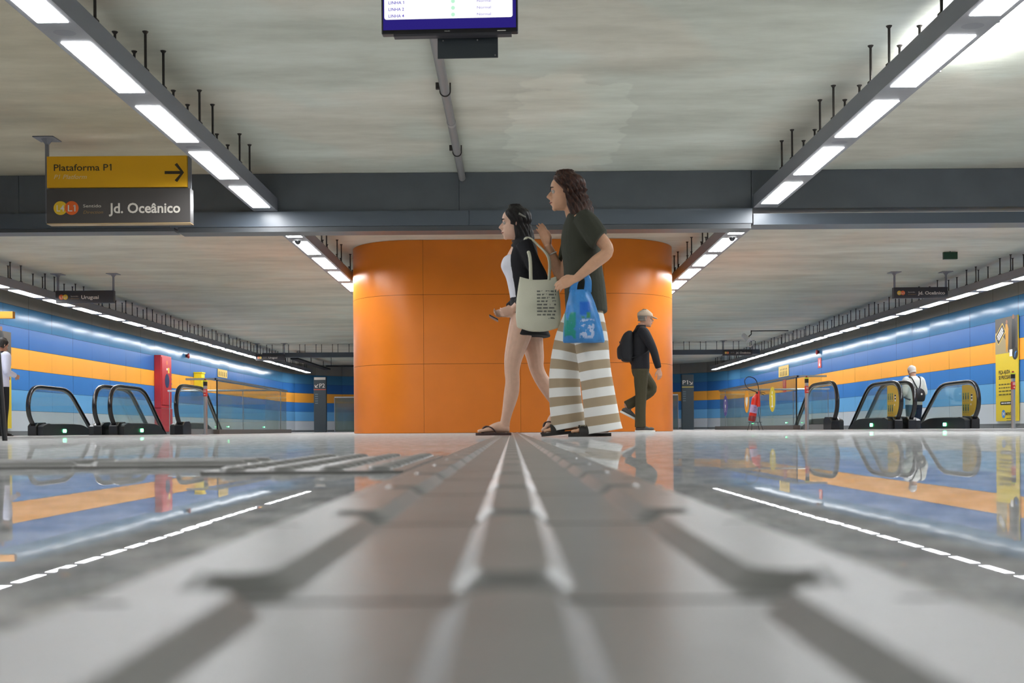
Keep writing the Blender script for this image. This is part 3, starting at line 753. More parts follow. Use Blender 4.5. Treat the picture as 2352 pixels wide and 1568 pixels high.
# hose cabinet
t = thing('hose_cabinet', 'tall red fire hose cabinet with a round dark window on the left wall', 'cabinet', (-WX, 31.9, 0))
m_cab = M('cabinet red', 'b02a30', .4)
obj('body', MB().box((.002, -.5, .75), (.2, .46, 2.28)), m_cab, t, bevel=.01)
obj('lower_box', MB().box((.002, -.5, .06), (.2, .56, .742)), M('cabinet red low', 'a52c33', .4), t, bevel=.01)
d = MB(); d.box((.2, -.45, .85), (.215, .41, 2.22)); dr = obj('door', d, m_cab, t)
mb = MB(); put_poly(mb, disc(.205, 36), (.217, 0, 1.55), Y_, Z_); obj('window', mb, M('cab window', '3f4561', .2), dr)
mb = MB(); put_poly(mb, disc(.07), (.217, 0, 2.08), Y_, Z_, 0); put_poly(mb, [(-.05,1.86),(.05,1.86),(.05,1.92),(-.05,1.92)], (.217,0,0), Y_, Z_, 1); put_poly(mb, [(.09,1.78),(.21,1.78),(.21,1.94),(.09,1.94)], (.217,0,0), Y_, Z_, 2)
obj('print', mb, [M('cab emblem', 'c8703a', .5), m_white, M('cab yellow', 'd8c23a', .5)], dr)
for z in (1.75, 1.62, 1.48): obj('handle', MB().box((.17, .465, z-.02), (.2, .53, z+.02)), m_steel, t)
# yellow call box
t = thing('call_box', 'bright yellow emergency box on the left wall behind the barrier post', 'box', (-WX, 35.5, 1.48))
obj('case', MB().box((.002, -.2, 0), (.26, .16, .47)), M('box yellow', 'f0cf10', .4), t, bevel=.012)
obj('lid', MB().box((.002, -.22, .47), (.28, .18, .51)), M('box yellow', 'f0cf10', .4), t)
obj('lock', MB().cyl((.26, 0, .2), (.268, 0, .2), .03, 12), m_dark, t)
# posters
def poster(sx, yc, w_, z0, z1, label, full):
    t = thing('wall_poster', label, 'poster', (sx*(WX-.015), yc, 0))
    b = obj('sheet', MB().box((-.02*(sx>0), -w_/2, z0), (.02*(sx<0), w_/2, z1)), M('poster yellow', 'd9bf2c', .5), t)
    ex, ey = wallframe(sx); x = -sx*.0215
    zp = z0+(z1-z0)*.655
    mb = MB()
    R = lambda x0, y0, x1, y1, mi, e=0: put_poly(mb, [(x0,y0),(x1,y0),(x1,y1),(x0,y1)], (x-sx*.0006*e, 0, 0), ex, ey, mi)
    R(-w_/2, zp, w_/2, z1, 0); put_poly(mb, [(-w_/2,zp),(.1,zp),(.0,zp+.25),(-.25,zp+.42),(-w_/2,zp+.45)], (x-sx*.0006,0,0), ex, ey, 1)
    # two standing figures in the picture
    put_poly(mb, [(-.02,zp+.02),(.06,zp+.02),(.09,zp+.2),(.10,zp+.5),(.05,zp+.6),(-.03,zp+.6),(-.05,zp+.45),(-.03,zp+.2)], (x-sx*.0012,0,0), ex, ey, 2); put_poly(mb, disc(.045), (x-sx*.0012, -sx*.02, zp+.64), ex, ey, 3)
    put_poly(mb, [(.26,zp+.02),(.38,zp+.02),(.42,zp+.3),(.43,zp+.6),(.36,zp+.68),(.28,zp+.68),(.23,zp+.5)], (x-sx*.0012,0,0), ex, ey, 4); put_poly(mb, disc(.05), (x-sx*.0012, -sx*.32, zp+.72), ex, ey, 3)
    obj('picture', mb, [M('pic dark', '4a4238', .5), M('pic floor', '9b8c68', .5), M('pic dress', 'c08a28', .5), M('pic skin', '8b5a3c', .5), m_black], b)
    if full:
        ink = [M('ink', '2b2a26', .5), m_white, M('logo blue', '2f7fd0', .5), M('badge gold', 'd2b048', .5), m_yel, M('ink soft', '6d6424', .5)]
        mb = MB(); xx = x-sx*.0018
        T = lambda s, cx, z, wd, cap, mi, wt=.012, sh=0: put_text(mb, s, (xx, -sx*cx, z), ex, ey, wd, cap, mi, wt, sh)
        # tilted badge
        ca, sa = math.cos(.65), math.sin(.65); e1 = (0, -sx*ca, sa); e2 = (0, sx*sa, ca); oc = (xx, sx*.27, z1-.33)
        put_poly(mb, rrect(-.22,-.125,.22,.125,.03), oc, e1, e2, 3); oc2 = (xx-sx*.0008,)+oc[1:]
        put_poly(mb, rrect(-.20,-.105,.20,.105,.02), oc2, e1, e2, 0); oc3 = (xx-sx*.0016,)+oc[1:]
        for zz, ww in ((.03,.3),(-.02,.32),(-.07,.26)): put_poly(mb, [(-ww/2,zz),(ww/2,zz),(ww/2,zz+.032),(-ww/2,zz+.032)], oc3, e1, e2, 1)
        obj('badge', mb, ink, b); mb = MB()
        put_poly(mb, disc(.13, 30), (xx, -sx*.39, zp-.03), ex, ey, 0); put_poly(mb, [(.14,zp-.08),(.27,zp-.08),(.27,zp+.06),(.14,zp+.06)], (xx+sx*.0003,0,0), ex, ey, 1)
        put_poly(mb, [(-.03,-.08),(.0,-.08),(.02,.0),(.07,.03),(.05,.05),(-.01,.02)], (xx-sx*.0006, -sx*.39, zp-.03), ex, ey, 2)
        obj('emblem', mb, ink, b); mb = MB()
        T('PEÇA AJUDA', -.36, zp-.425, .52, .078, 0, .02); T('SE PRECISAR.', -.36, zp-.535, .56, .078, 0, .02)
        obj('headline', mb, ink, b); mb = MB()
        for k, ww in enumerate((.72, .76, .60, .56)):    # small print, too fine to read
            px = -.36; random.seed(k+3)
            while px < -.36+ww-.03:
                wd = random.uniform(.06,.16); wd = min(wd, -.36+ww-px); R(px, zp-.66-.07*k, px+wd, zp-.632-.07*k, 5, 3); px += wd+.025
        obj('small_print', mb, ink, b); mb = MB()
        put_poly(mb, rrect(-.30, zp-1.07, .34, zp-1.0, .03), (xx,0,0), ex, ey, 0)
        px = -.25
        for wd in (.13,.07,.17,.15): put_poly(mb, [(px,zp-1.047),(px+wd,zp-1.047),(px+wd,zp-1.023),(px,zp-1.023)], (xx-sx*.0008,0,0), ex, ey, 1); px += wd+.02
        obj('button', mb, ink, b); mb = MB()
        put_poly(mb, disc(.085, 30), (xx, sx*.15, zp-1.26), ex, ey, 2); put_text(mb, 'M', (xx-sx*.0008, sx*.20, zp-1.30), ex, ey, .10, .085, 1, .03)
        T('METRÔ', -.05, zp-1.285, .24, .055, 0, .02); T('RIO', .20, zp-1.285, .12, .055, 2, .02)
        for k, ww in enumerate((.34,.24)): R(-.02, zp-1.36-.05*k, -.02+ww, zp-1.345-.05*k, 5, 3)
        obj('logo', mb, ink, b)
    return t
poster(1, 22.55, 1.02, .15, 2.30, 'tall yellow poster with a picture of two people on top, on the right wall', True)
poster(-1, 21.6, 1.5, .15, 2.12, 'yellow poster at the left edge, behind the man in a white shirt', False)
t = thing('flag_sign', 'orange hanging sign box cut by the left edge, above the man in a white shirt', 'sign', (-9.85, 20.0, 2.16))
obj('box', MB().box((-.42, -.05, 0), (.72, .05, .125)), M('flag orange', 'c8892c', .5), t)
obj('wall_arm', MB().box((-.44, -.02, .04), (-.42, .02, .09)), m_hous, t)
# ------------------------------------------------------------------ hanging direction signs
def plate_post(t, x, z0, ztop):
    p = obj('post', MB().box((x-.016, -.016, z0), (x+.016, .016, ztop-.012)), m_hous, t)
    pm = MB().box((x-.11, -.11, ztop-.012), (x+.11, .11, ztop-.002)); pm.loft([[(x+r*math.cos(2*PI*k/10), r*math.sin(2*PI*k/10), z) for k in range(10)] for r, z in ((.018,ztop-.07),(.06,ztop-.012))])
    obj('ceiling_plate', pm, m_hous, p)
m_tan = M('print tan', '9b7b4a', .5)
m_l4 = M('line yellow', 'e0b92f', .5); m_l1 = M('line orange', 'e0672c', .5)
def dir_text(b, x0, w_, h, zc, dest, dw, order, mats, y):
    X = lambda f: x0+f*w_
    r = h*.205
    ca, cb = X(.1), X(.1)+r*1.62
    for cx, s, dy in ((ca, order[0], 0), (cb, order[1], .0012)):
        mb = MB(); put_poly(mb, disc(r, 30), (cx, y-dy, zc), X_, Z_, 0)
        g = obj('line_badge', mb, m_l4 if s == 'L4' else m_l1, b); g['label'] = '%s round badge' % ('yellow' if s == 'L4' else 'orange')
        mb = MB(); put_text(mb, s, (cx-r*.55, y-dy-.001, zc-r*.48), X_, Z_, r*1.1, r*.95, 0, .01); obj('lettering', mb, mats[0], g)
    mb = MB(); put_text(mb, 'Sentido', (X(.262), y-.001, zc+.005), X_, Z_, w_*.128, h*.095, 0); obj('lettering', mb, mats[0], b)
    mb = MB(); put_text(mb, 'Direction', (X(.262), y-.001, zc-h*.17), X_, Z_, w_*.143, h*.095, 0, 0, .25); obj('lettering', mb, m_tan, b)
    mb = MB(); put_text(mb, dest, (X(.445), y-.001, zc-h*.155), X_, Z_, w_*dw, h*.30, 0, .022); obj('lettering', mb, mats[0], b)
m_txt = M('sign white', 'd8d2c8', .5)
# the big one, near left
t = thing('direction_sign', 'large hanging sign, yellow board over a grey one, at the left', 'sign', (0, 11.64, 0), 0, 'hanging direction signs')
plate_post(t, -4.945, 2.3, H); plate_post(t, -3.42, 2.3, H)
b = obj('yellow_board', MB().box((-4.93, -.045, 2.662), (-3.44, .0, 2.995)), m_yel, t)
mb = MB()
put_text(mb, 'Plataforma P1', (-4.855, -.0465, 2.842), X_, Z_, .615, .072, 0, .008)
m2 = [M('sign dark brown', '3f3626', .5), M('sign cream', 'efd9a8', .5)]; obj('lettering', mb, m2, b); mb = MB()
put_text(mb, 'P1 Platform', (-4.855, -.0465, 2.755), X_, Z_, .35, .048, 1, .004, .25)
ar = MB(); put_poly(ar, arrow_poly(.20, .088, .032), (-3.575, -.0465, 2.815), X_, Z_, 0)
obj('arrow', ar, M('sign dark brown', '3f3626', .5), b)
obj('lettering', mb, [M('sign dark brown', '3f3626', .5), M('sign cream', 'efd9a8', .5)], b)
b = obj('grey_board', MB().box((-4.93, -.06, 2.28), (-3.40, .06, 2.645)), m_signgrey, t, bevel=.004)
dir_text(b, -4.93, 1.49, .36, 2.442, 'Jd. Oceânico', .51, ('L4', 'L1'), [m_txt], -.0615)
obj('edge_trim', MB().box((-4.93, -.062, 2.272), (-3.40, .06, 2.28)), M('trim tan', 'b59b70', .4), b)
def small_sign(x0, x1, y, z0, z1, dest, dw, order, label):
    t = thing('direction_sign', label, 'sign', (0, y, 0), 0, 'hanging direction signs')
    plate_post(t, x0+.03, z0+.02, H); plate_post(t, x1-.02, z0+.02, H)
    b = obj('grey_board', MB().box((x0, -.05, z0), (x1, .05, z1)), M('sign charcoal', '37363a', .4), t, bevel=.004)
    dir_text(b, x0, x1-x0, z1-z0, (z0+z1)/2-.005, dest, dw, order, [m_txt], -.0515)
small_sign(-9.01, -7.86, 21.6, 2.62, 2.865, 'Uruguai', .30, ('L1', 'L4'), 'grey hanging sign reading Uruguai, nearer of two, over the left escalators')
small_sign(-9.14, -8.10, 39.0, 2.585, 2.80, 'Uruguai', .30, ('L1', 'L4'), 'grey hanging sign reading Uruguai, farther and smaller of the two at the left')
small_sign(7.80, 8.90, 22.2, 2.665, 2.885, 'Jd. Oceânico', .50, ('L4', 'L1'), 'grey hanging sign reading Jd. Oceânico over the right escalators')
small_sign(7.64, 8.70, 39.3, 2.66, 2.87, 'Jd. Oceânico', .50, ('L4', 'L1'), 'grey hanging sign reading Jd. Oceânico, far and small at the right')
# green exit box on the ceiling
t = thing('exit_sign', 'small dark green sign box hanging from the ceiling at the upper right', 'sign', (7.92, 19.6, 3.055))
obj('box', MB().box((-.125, -.03, 0), (.125, .03, .13)), M('exit green', '16402c', .4), t, bevel=.004)
obj('stem', MB().box((-.01, -.01, .13), (.01, .01, .144)), m_hous, t)
# CCTV camera
t = thing('security_camera', 'white security camera hanging from a conduit, far right near the light strip', 'camera', (7.55, 35.0, 2.88))
cbm = MB().tube([(-.02, .25, .16), (.10, -.05, -.02)], [(.075,.075),(.075,.075)], 12)
obj('body', cbm, M('cam body', 'dcdcdc', .4), t, smooth=40)
obj('lens_ring', MB().tube([(.10+.11*math.cos(a), -.12, -.12+.11*math.sin(a)) for a in [2*PI*k/20 for k in range(21)]], .012, 6), m_white, t, smooth=180)
obj('bracket', MB().tube([(.06, .1, .06), (.2, .1, .18), (.2, .1, .31)], .018, 8), m_dark, t)
obj('conduit', MB().tube([(.2, .1, .29), (1.4, .1, .29)], .016, 8), m_dark, t)
# ------------------------------------------------------------------ hanging screen
t = thing('screen', 'hanging flat screen listing train lines with a normal status, cut by the top edge', 'screen', (-.315, 5.8, 0), -.04)
obj('casing', MB().box((-.365, 0, 2.168), (.365, .05, 2.60)), M('screen bezel', '121116', .3), t, bevel=.006)
obj('rear_cover', MB().box((-.25, .05, 2.20), (.25, .11, 2.5)), M('screen bezel', '121116', .3), t, bevel=.01)
obj('under_lip', MB().box((-.30, .004, 2.155), (.33, .05, 2.168)), M('lip grey', '3b3a40', .5), t)
mb = MB(); put_poly(mb, [(-.355,2.188),(.355,2.188),(.355,2.59),(-.355,2.59)], (0,-.0015,0), X_, Z_, 0)
put_poly(mb, rrect(-.348, 2.243, .337, 2.56, .012), (0,-.0025,0), X_, Z_, 1)
for k, s in enumerate(('LINHA 4','LINHA 2','LINHA 1')):
    z = 2.254+.0355*k
    put_text(mb, s, (-.325,-.0035,z), X_, Z_, .083, .0165, 2, .012)
    put_poly(mb, disc(.0105), (.02,-.0035,z+.009), X_, Z_, 3)
    put_text(mb, 'Normal', (.148,-.0035,z+.002), X_, Z_, .074, .0135, 4)
obj('display', mb, [EM('screen violet', (.018,.012,.14), 1.0), EM('screen white', (1,1,1.04), .80), EM('screen ink', (.05,.02,.35), 1), EM('screen mint', (.5,.85,.62), .8), EM('screen ink pale', (.16,.12,.42), 1)], t)
mb = MB(); put_text(mb, 'PHILIPS', (-.026,-.002,2.174), X_, Z_, .028, .0045, 0, .02); mb.box((.255,-.001,2.1715), (.30,.0,2.1755))
obj('logo', mb, m_white, t)
hb = MB().box((-.07, .056, 2.05), (.255, .063, 2.30)); obj('back_plate', hb, M('plate slate', '333a3f', .5), t)
hb = MB()
for x, z in ((-.04,2.145),(.145,2.145),(.24,2.062)): hb.cyl((x, .0525, z), (x, .0565, z), .004, 8)
obj('screw', hb, m_steel, t)
obj('hanging_pole', MB().box((.06, .112, 2.3), (.12, .16, H-.001)), m_hous, t)
# ------------------------------------------------------------------ platform totems and far guard
def totem(x0, x1, y, h, s, red, label):
    t = thing('totem', label, 'sign', ((x0+x1)/2, y, 0), 0, 'platform totems'); w_ = x1-x0
    b = obj('body', MB().box((-w_/2, -.1, 0), (w_/2, .1, h)), M('totem slate', '2c3a40', .3), t, bevel=.01)
    mb = MB(); y_ = -.1025
    if red: put_poly(mb, [(-w_/2+.02,h-.12),(w_/2-.02,h-.12),(w_/2-.02,h-.015),(-w_/2+.02,h-.015)], (0,y_,0), X_, Z_, 0)
    put_poly(mb, [(-w_/2,h-.53),(w_/2,h-.53),(w_/2,h-.49),(-w_/2,h-.49)], (0,y_,0), X_, Z_, 1)
    q = .7071; mt = [m_txt, M('totem line red', 'b9523f', .5) if red else M('totem line yellow', 'c9b45c', .5), M('totem soft', '5d6c72', .5)]
    obj('colour_line', mb, mt, b); mb = MB(); ar = MB()
    if red:
        put_text(mb, s, (-.02, y_-.001, h-.43), X_, Z_, .22, .17, 0, .01); put_poly(ar, arrow_poly(.17, .07, .03), (-.13, y_-.001, h-.36), (-q,0,-q), (q,0,-q), 0)
    else:
        put_text(mb, s, (-.21, y_-.001, h-.40), X_, Z_, .22, .17, 0, .01); put_poly(ar, arrow_poly(.17, .07, .03), (.12, y_-.001, h-.34), (q,0,-q), (q,0,q), 0)
    for k in range(5): put_poly(mb, [(-.2,h-.72-.09*k),(-.08,h-.72-.09*k),(-.08,h-.68-.09*k),(-.2,h-.68-.09*k)], (0,y_,0), X_, Z_, 2)
    obj('lettering', mb, mt, b); obj('arrow', ar, mt, b)
totem(-7.97, -7.47, 44, 2.23, 'P2', True, 'dark slate totem marked P2 with a red line, left of the orange pillar')
totem(6.88, 7.36, 44, 2.22, 'P1', False, 'dark slate totem marked P1 with a yellow line, right of the orange pillar')
for sx, xa, xb, nm in ((-1, -6.9, -3.0, 'left'), (1, 3.0, 6.5, 'right')):
    t = thing('stair_guard', 'dim glass stair guard with a pale rail beyond the totem, %s of the pillar' % nm, 'rail', (0, 42.5, 0))
    obj('rail_tube', MB().cyl((xa, 0, 1.36), (xb, 0, 1.36), .025, 10), M('pale rail', 'd0d1d2', .3, metal=.5), t, smooth=40)
    n = 4
    for k in range(n):
        obj('glass_pane', MB().box((xa+(xb-xa)*k/n+.01, -.006, .04), (xa+(xb-xa)*(k+1)/n-.01, .006, 1.33)), GLASS('dim pane', (.45,.55,.55), .15, .85), t)
    for k in range(n+1): obj('post', MB().cyl((xa+(xb-xa)*k/n, 0, 0), (xa+(xb-xa)*k/n, 0, 1.34), .018, 8), m_hous, t)
# leg of a stand at the left edge
t = thing('easel_stand', 'black leg of a folding stand at the left edge', 'stand', (-3.62, 7.6, 0))
obj('leg', MB().tube([(.105,-.05,0), (.04,0,.60), (-.02,0,1.0)], .017, 10), m_black, t, smooth=40)
obj('leg', MB().tube([(-.9,-.05,0), (-.84,0,.60), (-.78,0,1.0)], .017, 10), m_black, t, smooth=40)
obj('leg', MB().tube([(-.4,.45,0), (-.4,.1,.8), (-.4,.02,1.0)], .017, 10), m_black, t, smooth=40)
obj('cross_bar', MB().tube([(-.02,0,1.0), (-.78,0,1.0)], .017, 10), m_black, t, smooth=40)
# ------------------------------------------------------------------ people
def V(*p): return Vector(p)
def cat(pts, n=6): return [Vector(p) for p in smooth_path([tuple(p) for p in pts], n)]
def limb(mb, pts, radii, n=14, steps=5):
    """tapering limb; radii as numbers or (across-depth, width) pairs"""
    rr = [(r, r) if not isinstance(r, tuple) else r for r in radii]
    q = smooth_path([tuple(p)+r for p, r in zip(pts, rr)], steps)
    mb.tube([p[:3] for p in q], [(max(.002, p[3]), max(.002, p[4])) for p in q], n, ref=(1,0,.01))
def rings_body(mb, rows, n=28, pw=2.3, mi=0):
    """torso rings: (z, x_mid, y_mid, depth/2, width/2)"""
    q = smooth_path(rows, 5); out = []
    for z, x, y, a, b in q:
        r = []
        for k in range(n):
            t = 2*PI*k/n; c, s = math.cos(t), math.sin(t)
            r.append((x+a*math.copysign(abs(c)**(2/pw), c), y+b*math.copysign(abs(s)**(2/pw), s), z))
        out.append(r)
    return mb.loft(out, mi)
def remesh(name, mb, mats, vox, smooth_it, parent, label=None):
    me = mb.mesh(name, mats); o = bpy.data.objects.new('tmp', me); C.objects.link(o)
    r = o.modifiers.new('r', 'REMESH'); r.mode = 'VOXEL'; r.voxel_size = vox; r.use_smooth_shade = True
    if smooth_it:
        s = o.modifiers.new('s', 'SMOOTH'); s.iterations = smooth_it; s.factor = .5
    dg = bpy.context.evaluated_depsgraph_get(); dg.update()
    m2 = bpy.data.meshes.new_from_object(o.evaluated_get(dg)); m2.name = name
    bpy.data.objects.remove(o)
    m2.materials.clear()
    for m in mats: m2.materials.append(m)
    m2.polygons.foreach_set('use_smooth', [True]*len(m2.polygons))
    o = bpy.data.objects.new(name, m2); C.objects.link(o)
    if parent: o.parent = parent
    if label: o['label'] = label
    return o
HEAD = [(-.02,.060,.0,.018),(.03,.082,-.012,.034),(.10,.092,-.035,.048),(.20,.094,-.060,.058),(.30,.091,-.076,.063),(.38,.091,-.086,.066),(.48,.083,-.097,.071),(.56,.092,-.102,.074),(.68,.094,-.105,.077),(.80,.083,-.100,.074),(.90,.060,-.080,.060),(.97,.030,-.045,.034),(1.0,.005,-.012,.008)]
def head_frame(c, pitch, yaw=0.):
    return Matrix.Translation(c) @ Matrix.Rotation(yaw, 4, 'Z') @ Matrix.Rotation(pitch, 4, 'Y')
def head_row(t, HH):
    for a, b in zip(HEAD[:-1], HEAD[1:]):
        if a[0] <= t <= b[0]:
            k = (t-a[0])/(b[0]-a[0]); return [a[i]+(b[i]-a[i])*k for i in range(4)]
    return list(HEAD[0] if t < HEAD[0][0] else HEAD[-1])
def add_head(mb, F, HH=.232):
    s = HH/.232
    rows = smooth_path(HEAD, 3); out = []
    for t, f, b, w_ in rows:
        r = []
        for k in range(32):
            a = 2*PI*k/32; c, si = math.cos(a), math.sin(a)
            x = (f if c > 0 else -b)*c*s; y = w_*math.copysign(abs(si)**.9, si)*s
            r.append(F @ V(x, y, (t-.5)*HH))
        out.append(r)
    mb.loft(out)
    z = lambda t: (t-.5)*HH
    mb.tube([F @ V(.080*s,0,z(.53)), F @ V(.098*s,0,z(.45)), F @ V(.113*s,0,z(.375)), F @ V(.098*s,0,z(.335)), F @ V(.08*s,0,z(.33))], [.009*s,.0115*s,.0155*s,.015*s,.008*s], 10)
    for sy in (-1, 1):
        mb.tube([F @ V(.100*s, sy*.011*s, z(.355)), F @ V(.085*s, sy*.013*s, z(.36))], [.008*s,.009*s], 8)
        mb.tube([F @ V(-.004*s, sy*.070*s, z(.33)), F @ V(-.010*s, sy*.078*s, z(.45)), F @ V(-.014*s, sy*.080*s, z(.56))], [(.010,.006),(.016,.007),(.012,.006)], 8)
        mb.tube([F @ V(.084*s, sy*.012*s, z(.575)), F @ V(.084*s, sy*.03*s, z(.59)), F @ V(.068*s, sy*.05*s, z(.57))], [.007,.008,.007], 8)
    mb.tube([F @ V(.088*s,-.022*s,z(.215)), F @ V(.099*s,0,z(.222)), F @ V(.088*s,.022*s,z(.215))], [.004,.0085,.004], 8)
    mb.tube([F @ V(.084*s,-.02*s,z(.17)), F @ V(.095*s,0,z(.168)), F @ V(.084*s,.02*s,z(.17))], [.004,.009,.004], 8)
    mb.ball(F @ V(.076*s,0,z(.04)), .017*s)
def face_bits(parent, F, HH, lips='8a4a42', brow='2a1c14'):
    s = HH/.232; z = lambda t: (t-.5)*HH
    for sy in (-1, 1):
        e = MB(); c = F @ V(.0785*s, sy*.031*s, z(.49)); e.ball(c, .0125*s, 12, 0)
        e.ball(F @ V(.0865*s, sy*.032*s, z(.49)), (.0055*s,.0055*s,.0055*s), 10, 1)
        obj('eye', e, [M('eye white', 'b4aba2', .3), M('iris', '2a1d15', .2)], parent, smooth=180)
        b = MB(); b.tube([F @ V(.094*s, sy*.012*s, z(.60)), F @ V(.095*s, sy*.03*s, z(.615)), F @ V(.080*s, sy*.052*s, z(.595))], [.0035,.0045,.0025], 6)
        obj('eyebrow', b, M('brow '+brow, brow, .8), parent, smooth=180)
    l = MB(); l.tube([F @ V(.093*s,-.02*s,z(.195)), F @ V(.1055*s,0,z(.205)), F @ V(.093*s,.02*s,z(.195))], [(.003,.003),(.0055,.004),(.003,.003)], 8)
    obj('lips', l, M('lips '+lips, lips, .45), parent, smooth=180)
def add_hand(mb, wrist, palm_dir, palm_normal, side, curl=.5, size=1.):
    """palm, four unequal bent fingers and a thumb leaving the side of the palm; side=+1 thumb on the d x n side"""
    d = Vector(palm_dir).normalized(); n = Vector(palm_normal); n = (n-d*n.dot(d)).normalized(); b = d.cross(n)*side
    W = Vector(wrist); L = .098*size
    q = [(W-d*.01, .019,.026),(W+d*.02,.017,.033),(W+d*L*.55,.0155,.041),(W+d*L*.85,.0135,.041),(W+d*L,.010,.037)]
    rings = []
    for p, t, w_ in q:
        rings.append([p+n*(t*size*math.sin(2*PI*k/16))+b*(w_*size*math.cos(2*PI*k/16)) for k in range(16)])
    mb.loft(rings)
    for i, (off, ln, r) in enumerate(((.030,.072,.0085),(.010,.080,.009),(-.0105,.074,.0085),(-.029,.058,.0075))):
        p = W+d*(L*(.9 if i < 3 else .84))+b*(off*size); a = .15+curl*.45+.05*i; pts = [p-d*.015*size, p]; dd = d
        for k, fr in enumerate((.45,.31,.24)):
            ang = a if k == 0 else a+curl*(.75 if k == 1 else 1.25)
            dd = d*math.cos(ang)+n*math.sin(ang)
            p = p+dd*(ln*fr*size); pts.append(p)
        mb.tube(pts, [r*1.05*size, r*size, r*.95*size, r*.86*size, r*.62*size], 8, ref=tuple(n))
    p = W+d*(L*.22)+b*(.028*size); dd = (d*.72+b*.62+n*.28).normalized()
    d2 = (d*.88+b*.18+n*.42).normalized(); d3 = (d*.9+n*.42-b*.05).normalized()
    mb.tube([p-dd*.02*size, p+dd*.034*size, p+dd*.034*size+d2*.034*size, p+dd*.034*size+d2*.034*size+d3*.026*size], [.015*size,.0125*size,.010*size,.0065*size], 8)
def add_foot(mb, heel, toe, up, size=1., toes=True):
    """bare foot from heel to toe tip on a sole direction; up = normal of the sole"""
    h = Vector(heel); t = Vector(toe); d = (t-h); L = d.length; d.normalize(); n = Vector(up); n = (n-d*n.dot(d)).normalized(); s = d.cross(n)
    rows = [(.0,.018,.018,.020),(.06,.030,.028,.028),(.18,.036,.034,.032),(.34,.042,.036,.036),(.52,.032,.038,.031),(.68,.022,.044,.021),(.80,.016,.045,.0155),(.86,.012,.040,.012)]
    rings = []
    for f, hh, w_, zc in rows:
        c = h+d*(L*f)+n*(zc)
        rings.append([c+n*(hh*math.sin(2*PI*k/16) if math.sin(2*PI*k/16) > 0 else zc*math.sin(2*PI*k/16))+s*(w_*math.cos(2*PI*k/16)) for k in range(16)])
    mb.loft(rings)
    if toes:
        for i, (o_, ln, r) in enumerate(((-.030,1.0,.0125),(-.010,.985,.009),(.007,.965,.0085),(.022,.94,.008),(.035,.905,.0075))):
            a = h+d*(L*.80)+s*o_+n*.012; b = h+d*(L*(ln-.04))+s*o_*1.05+n*.011
            mb.tube([a, (a+b)/2+n*.004, b, b+d*.008], [r, r, r*.95, r*.5], 8)
    return d, n, s, L
def hair_shell(name, F, HH, m, parent, face, bottom, thick=.016, back=.02, wave=.006, wide=.0):
    """hair: rings round the skull leaving the face open; face(t) = half opening angle, below t=0 it hangs free"""
    s = HH/.232; n = 40; rings_o = []; rings_i = []
    ts = [1.02-(1.02-bottom)*k/34 for k in range(35)]
    for j, t in enumerate(ts):
        _, f, b, w_ = head_row(min(max(t, .30), 1.0), HH)
        if t < .40:
            k = (.40-t); b = -.088-back*min(1, k*1.2)-.01*math.sin(k*5); w_ = .068+wide*min(1, k); f = .02
        if t > .97: f, b, w_ = .028, -.04, .034
        fo = face(t); ro, ri = [], []
        for i in range(n+1):
            a = fo+(2*PI-2*fo)*i/n; c, si = math.cos(a), math.sin(a)
            wv = wave*(math.sin(i*1.9+t*9)+.6*math.sin(i*4.3-t*14))*(1.0 if t < .55 else .45)
            tk = thick*(1 if t < .97 else .75)*(.55 if i in (0, n) else 1)
            for e, out in ((tk+wv, ro), (-.006, ri)):
                x = ((f if c > 0 else -b)+e)*c*s; y = (w_+e)*si*s
                out.append(F @ V(x, y, (t-.5)*HH+(tk*.7 if (t > .95 and e > 0) else 0)))
        rings_o.append(ro); rings_i.append(ri)
    loops = [o_+list(reversed(i_)) for o_, i_ in zip(rings_o, rings_i)]
    mb = MB(); mb.loft(loops)
    return obj(name, mb, m, parent, smooth=180)
def hair_mat(name, c1, c2):
    m = M(name, c1, .45, spec=.35); nt = m.node_tree; L = nt.links; b = nt.nodes['Principled BSDF']
    tc = nt.nodes.new('ShaderNodeTexCoord'); mp = nt.nodes.new('ShaderNodeMapping'); mp.inputs['Scale'].default_value = (90, 90, 5)
    n = nt.nodes.new('ShaderNodeTexNoise'); n.inputs['Scale'].default_value = 1; n.inputs['Detail'].default_value = 3
    L.new(tc.outputs['Object'], mp.inputs[0]); L.new(mp.outputs[0], n.inputs['Vector'])
    cr = nt.nodes.new('ShaderNodeValToRGB'); e = cr.color_ramp.elements; e[0].position = .35; e[0].color = col(c1); e[1].position = .7; e[1].color = col(c2)
    L.new(n.outputs['Fac'], cr.inputs[0]); L.new(cr.outputs[0], b.inputs['Base Color'])
    bp = nt.nodes.new('ShaderNodeBump'); bp.inputs['Strength'].default_value = .6; bp.inputs['Distance'].default_value = .006
    L.new(n.outputs['Fac'], bp.inputs['Height']); L.new(bp.outputs[0], b.inputs['Normal']); return m
def skin_mat(name, c): 
    m = M(name, c, .5, spec=.4, noise=.06, nscale=30); b = m.node_tree.nodes['Principled BSDF']
    b.inputs['Subsurface Weight'].default_value = .08; b.inputs['Subsurface Radius'].default_value = (.012,.005,.003); return m
def sole(mb, heel, toe, up, w0, w1, th, mi=0, extra=.01):
    h = Vector(heel); t = Vector(toe); d = (t-h); L = d.length; d.normalize(); n = Vector(up); n = (n-d*n.dot(d)).normalized(); s = d.cross(n)
    pts = []
    prof = [(-.04,.35),(.0,.7),(.12,.98),(.35,.86),(.6,1.0),(.78,1.08),(.92,.9),(1.0,.5),(1.03,.2)]
    prof = smooth_path(prof, 3)
    for f, k in prof: pts.append((f*L, (w0+(w1-w0)*min(1, max(0, f*1.4)))*k))
    poly = pts+[(a, -b) for a, b in reversed(pts)]
    mb.prism(poly, -th, 0.0, lambda a, b, q: tuple(h+d*a+s*b+n*q), mi)
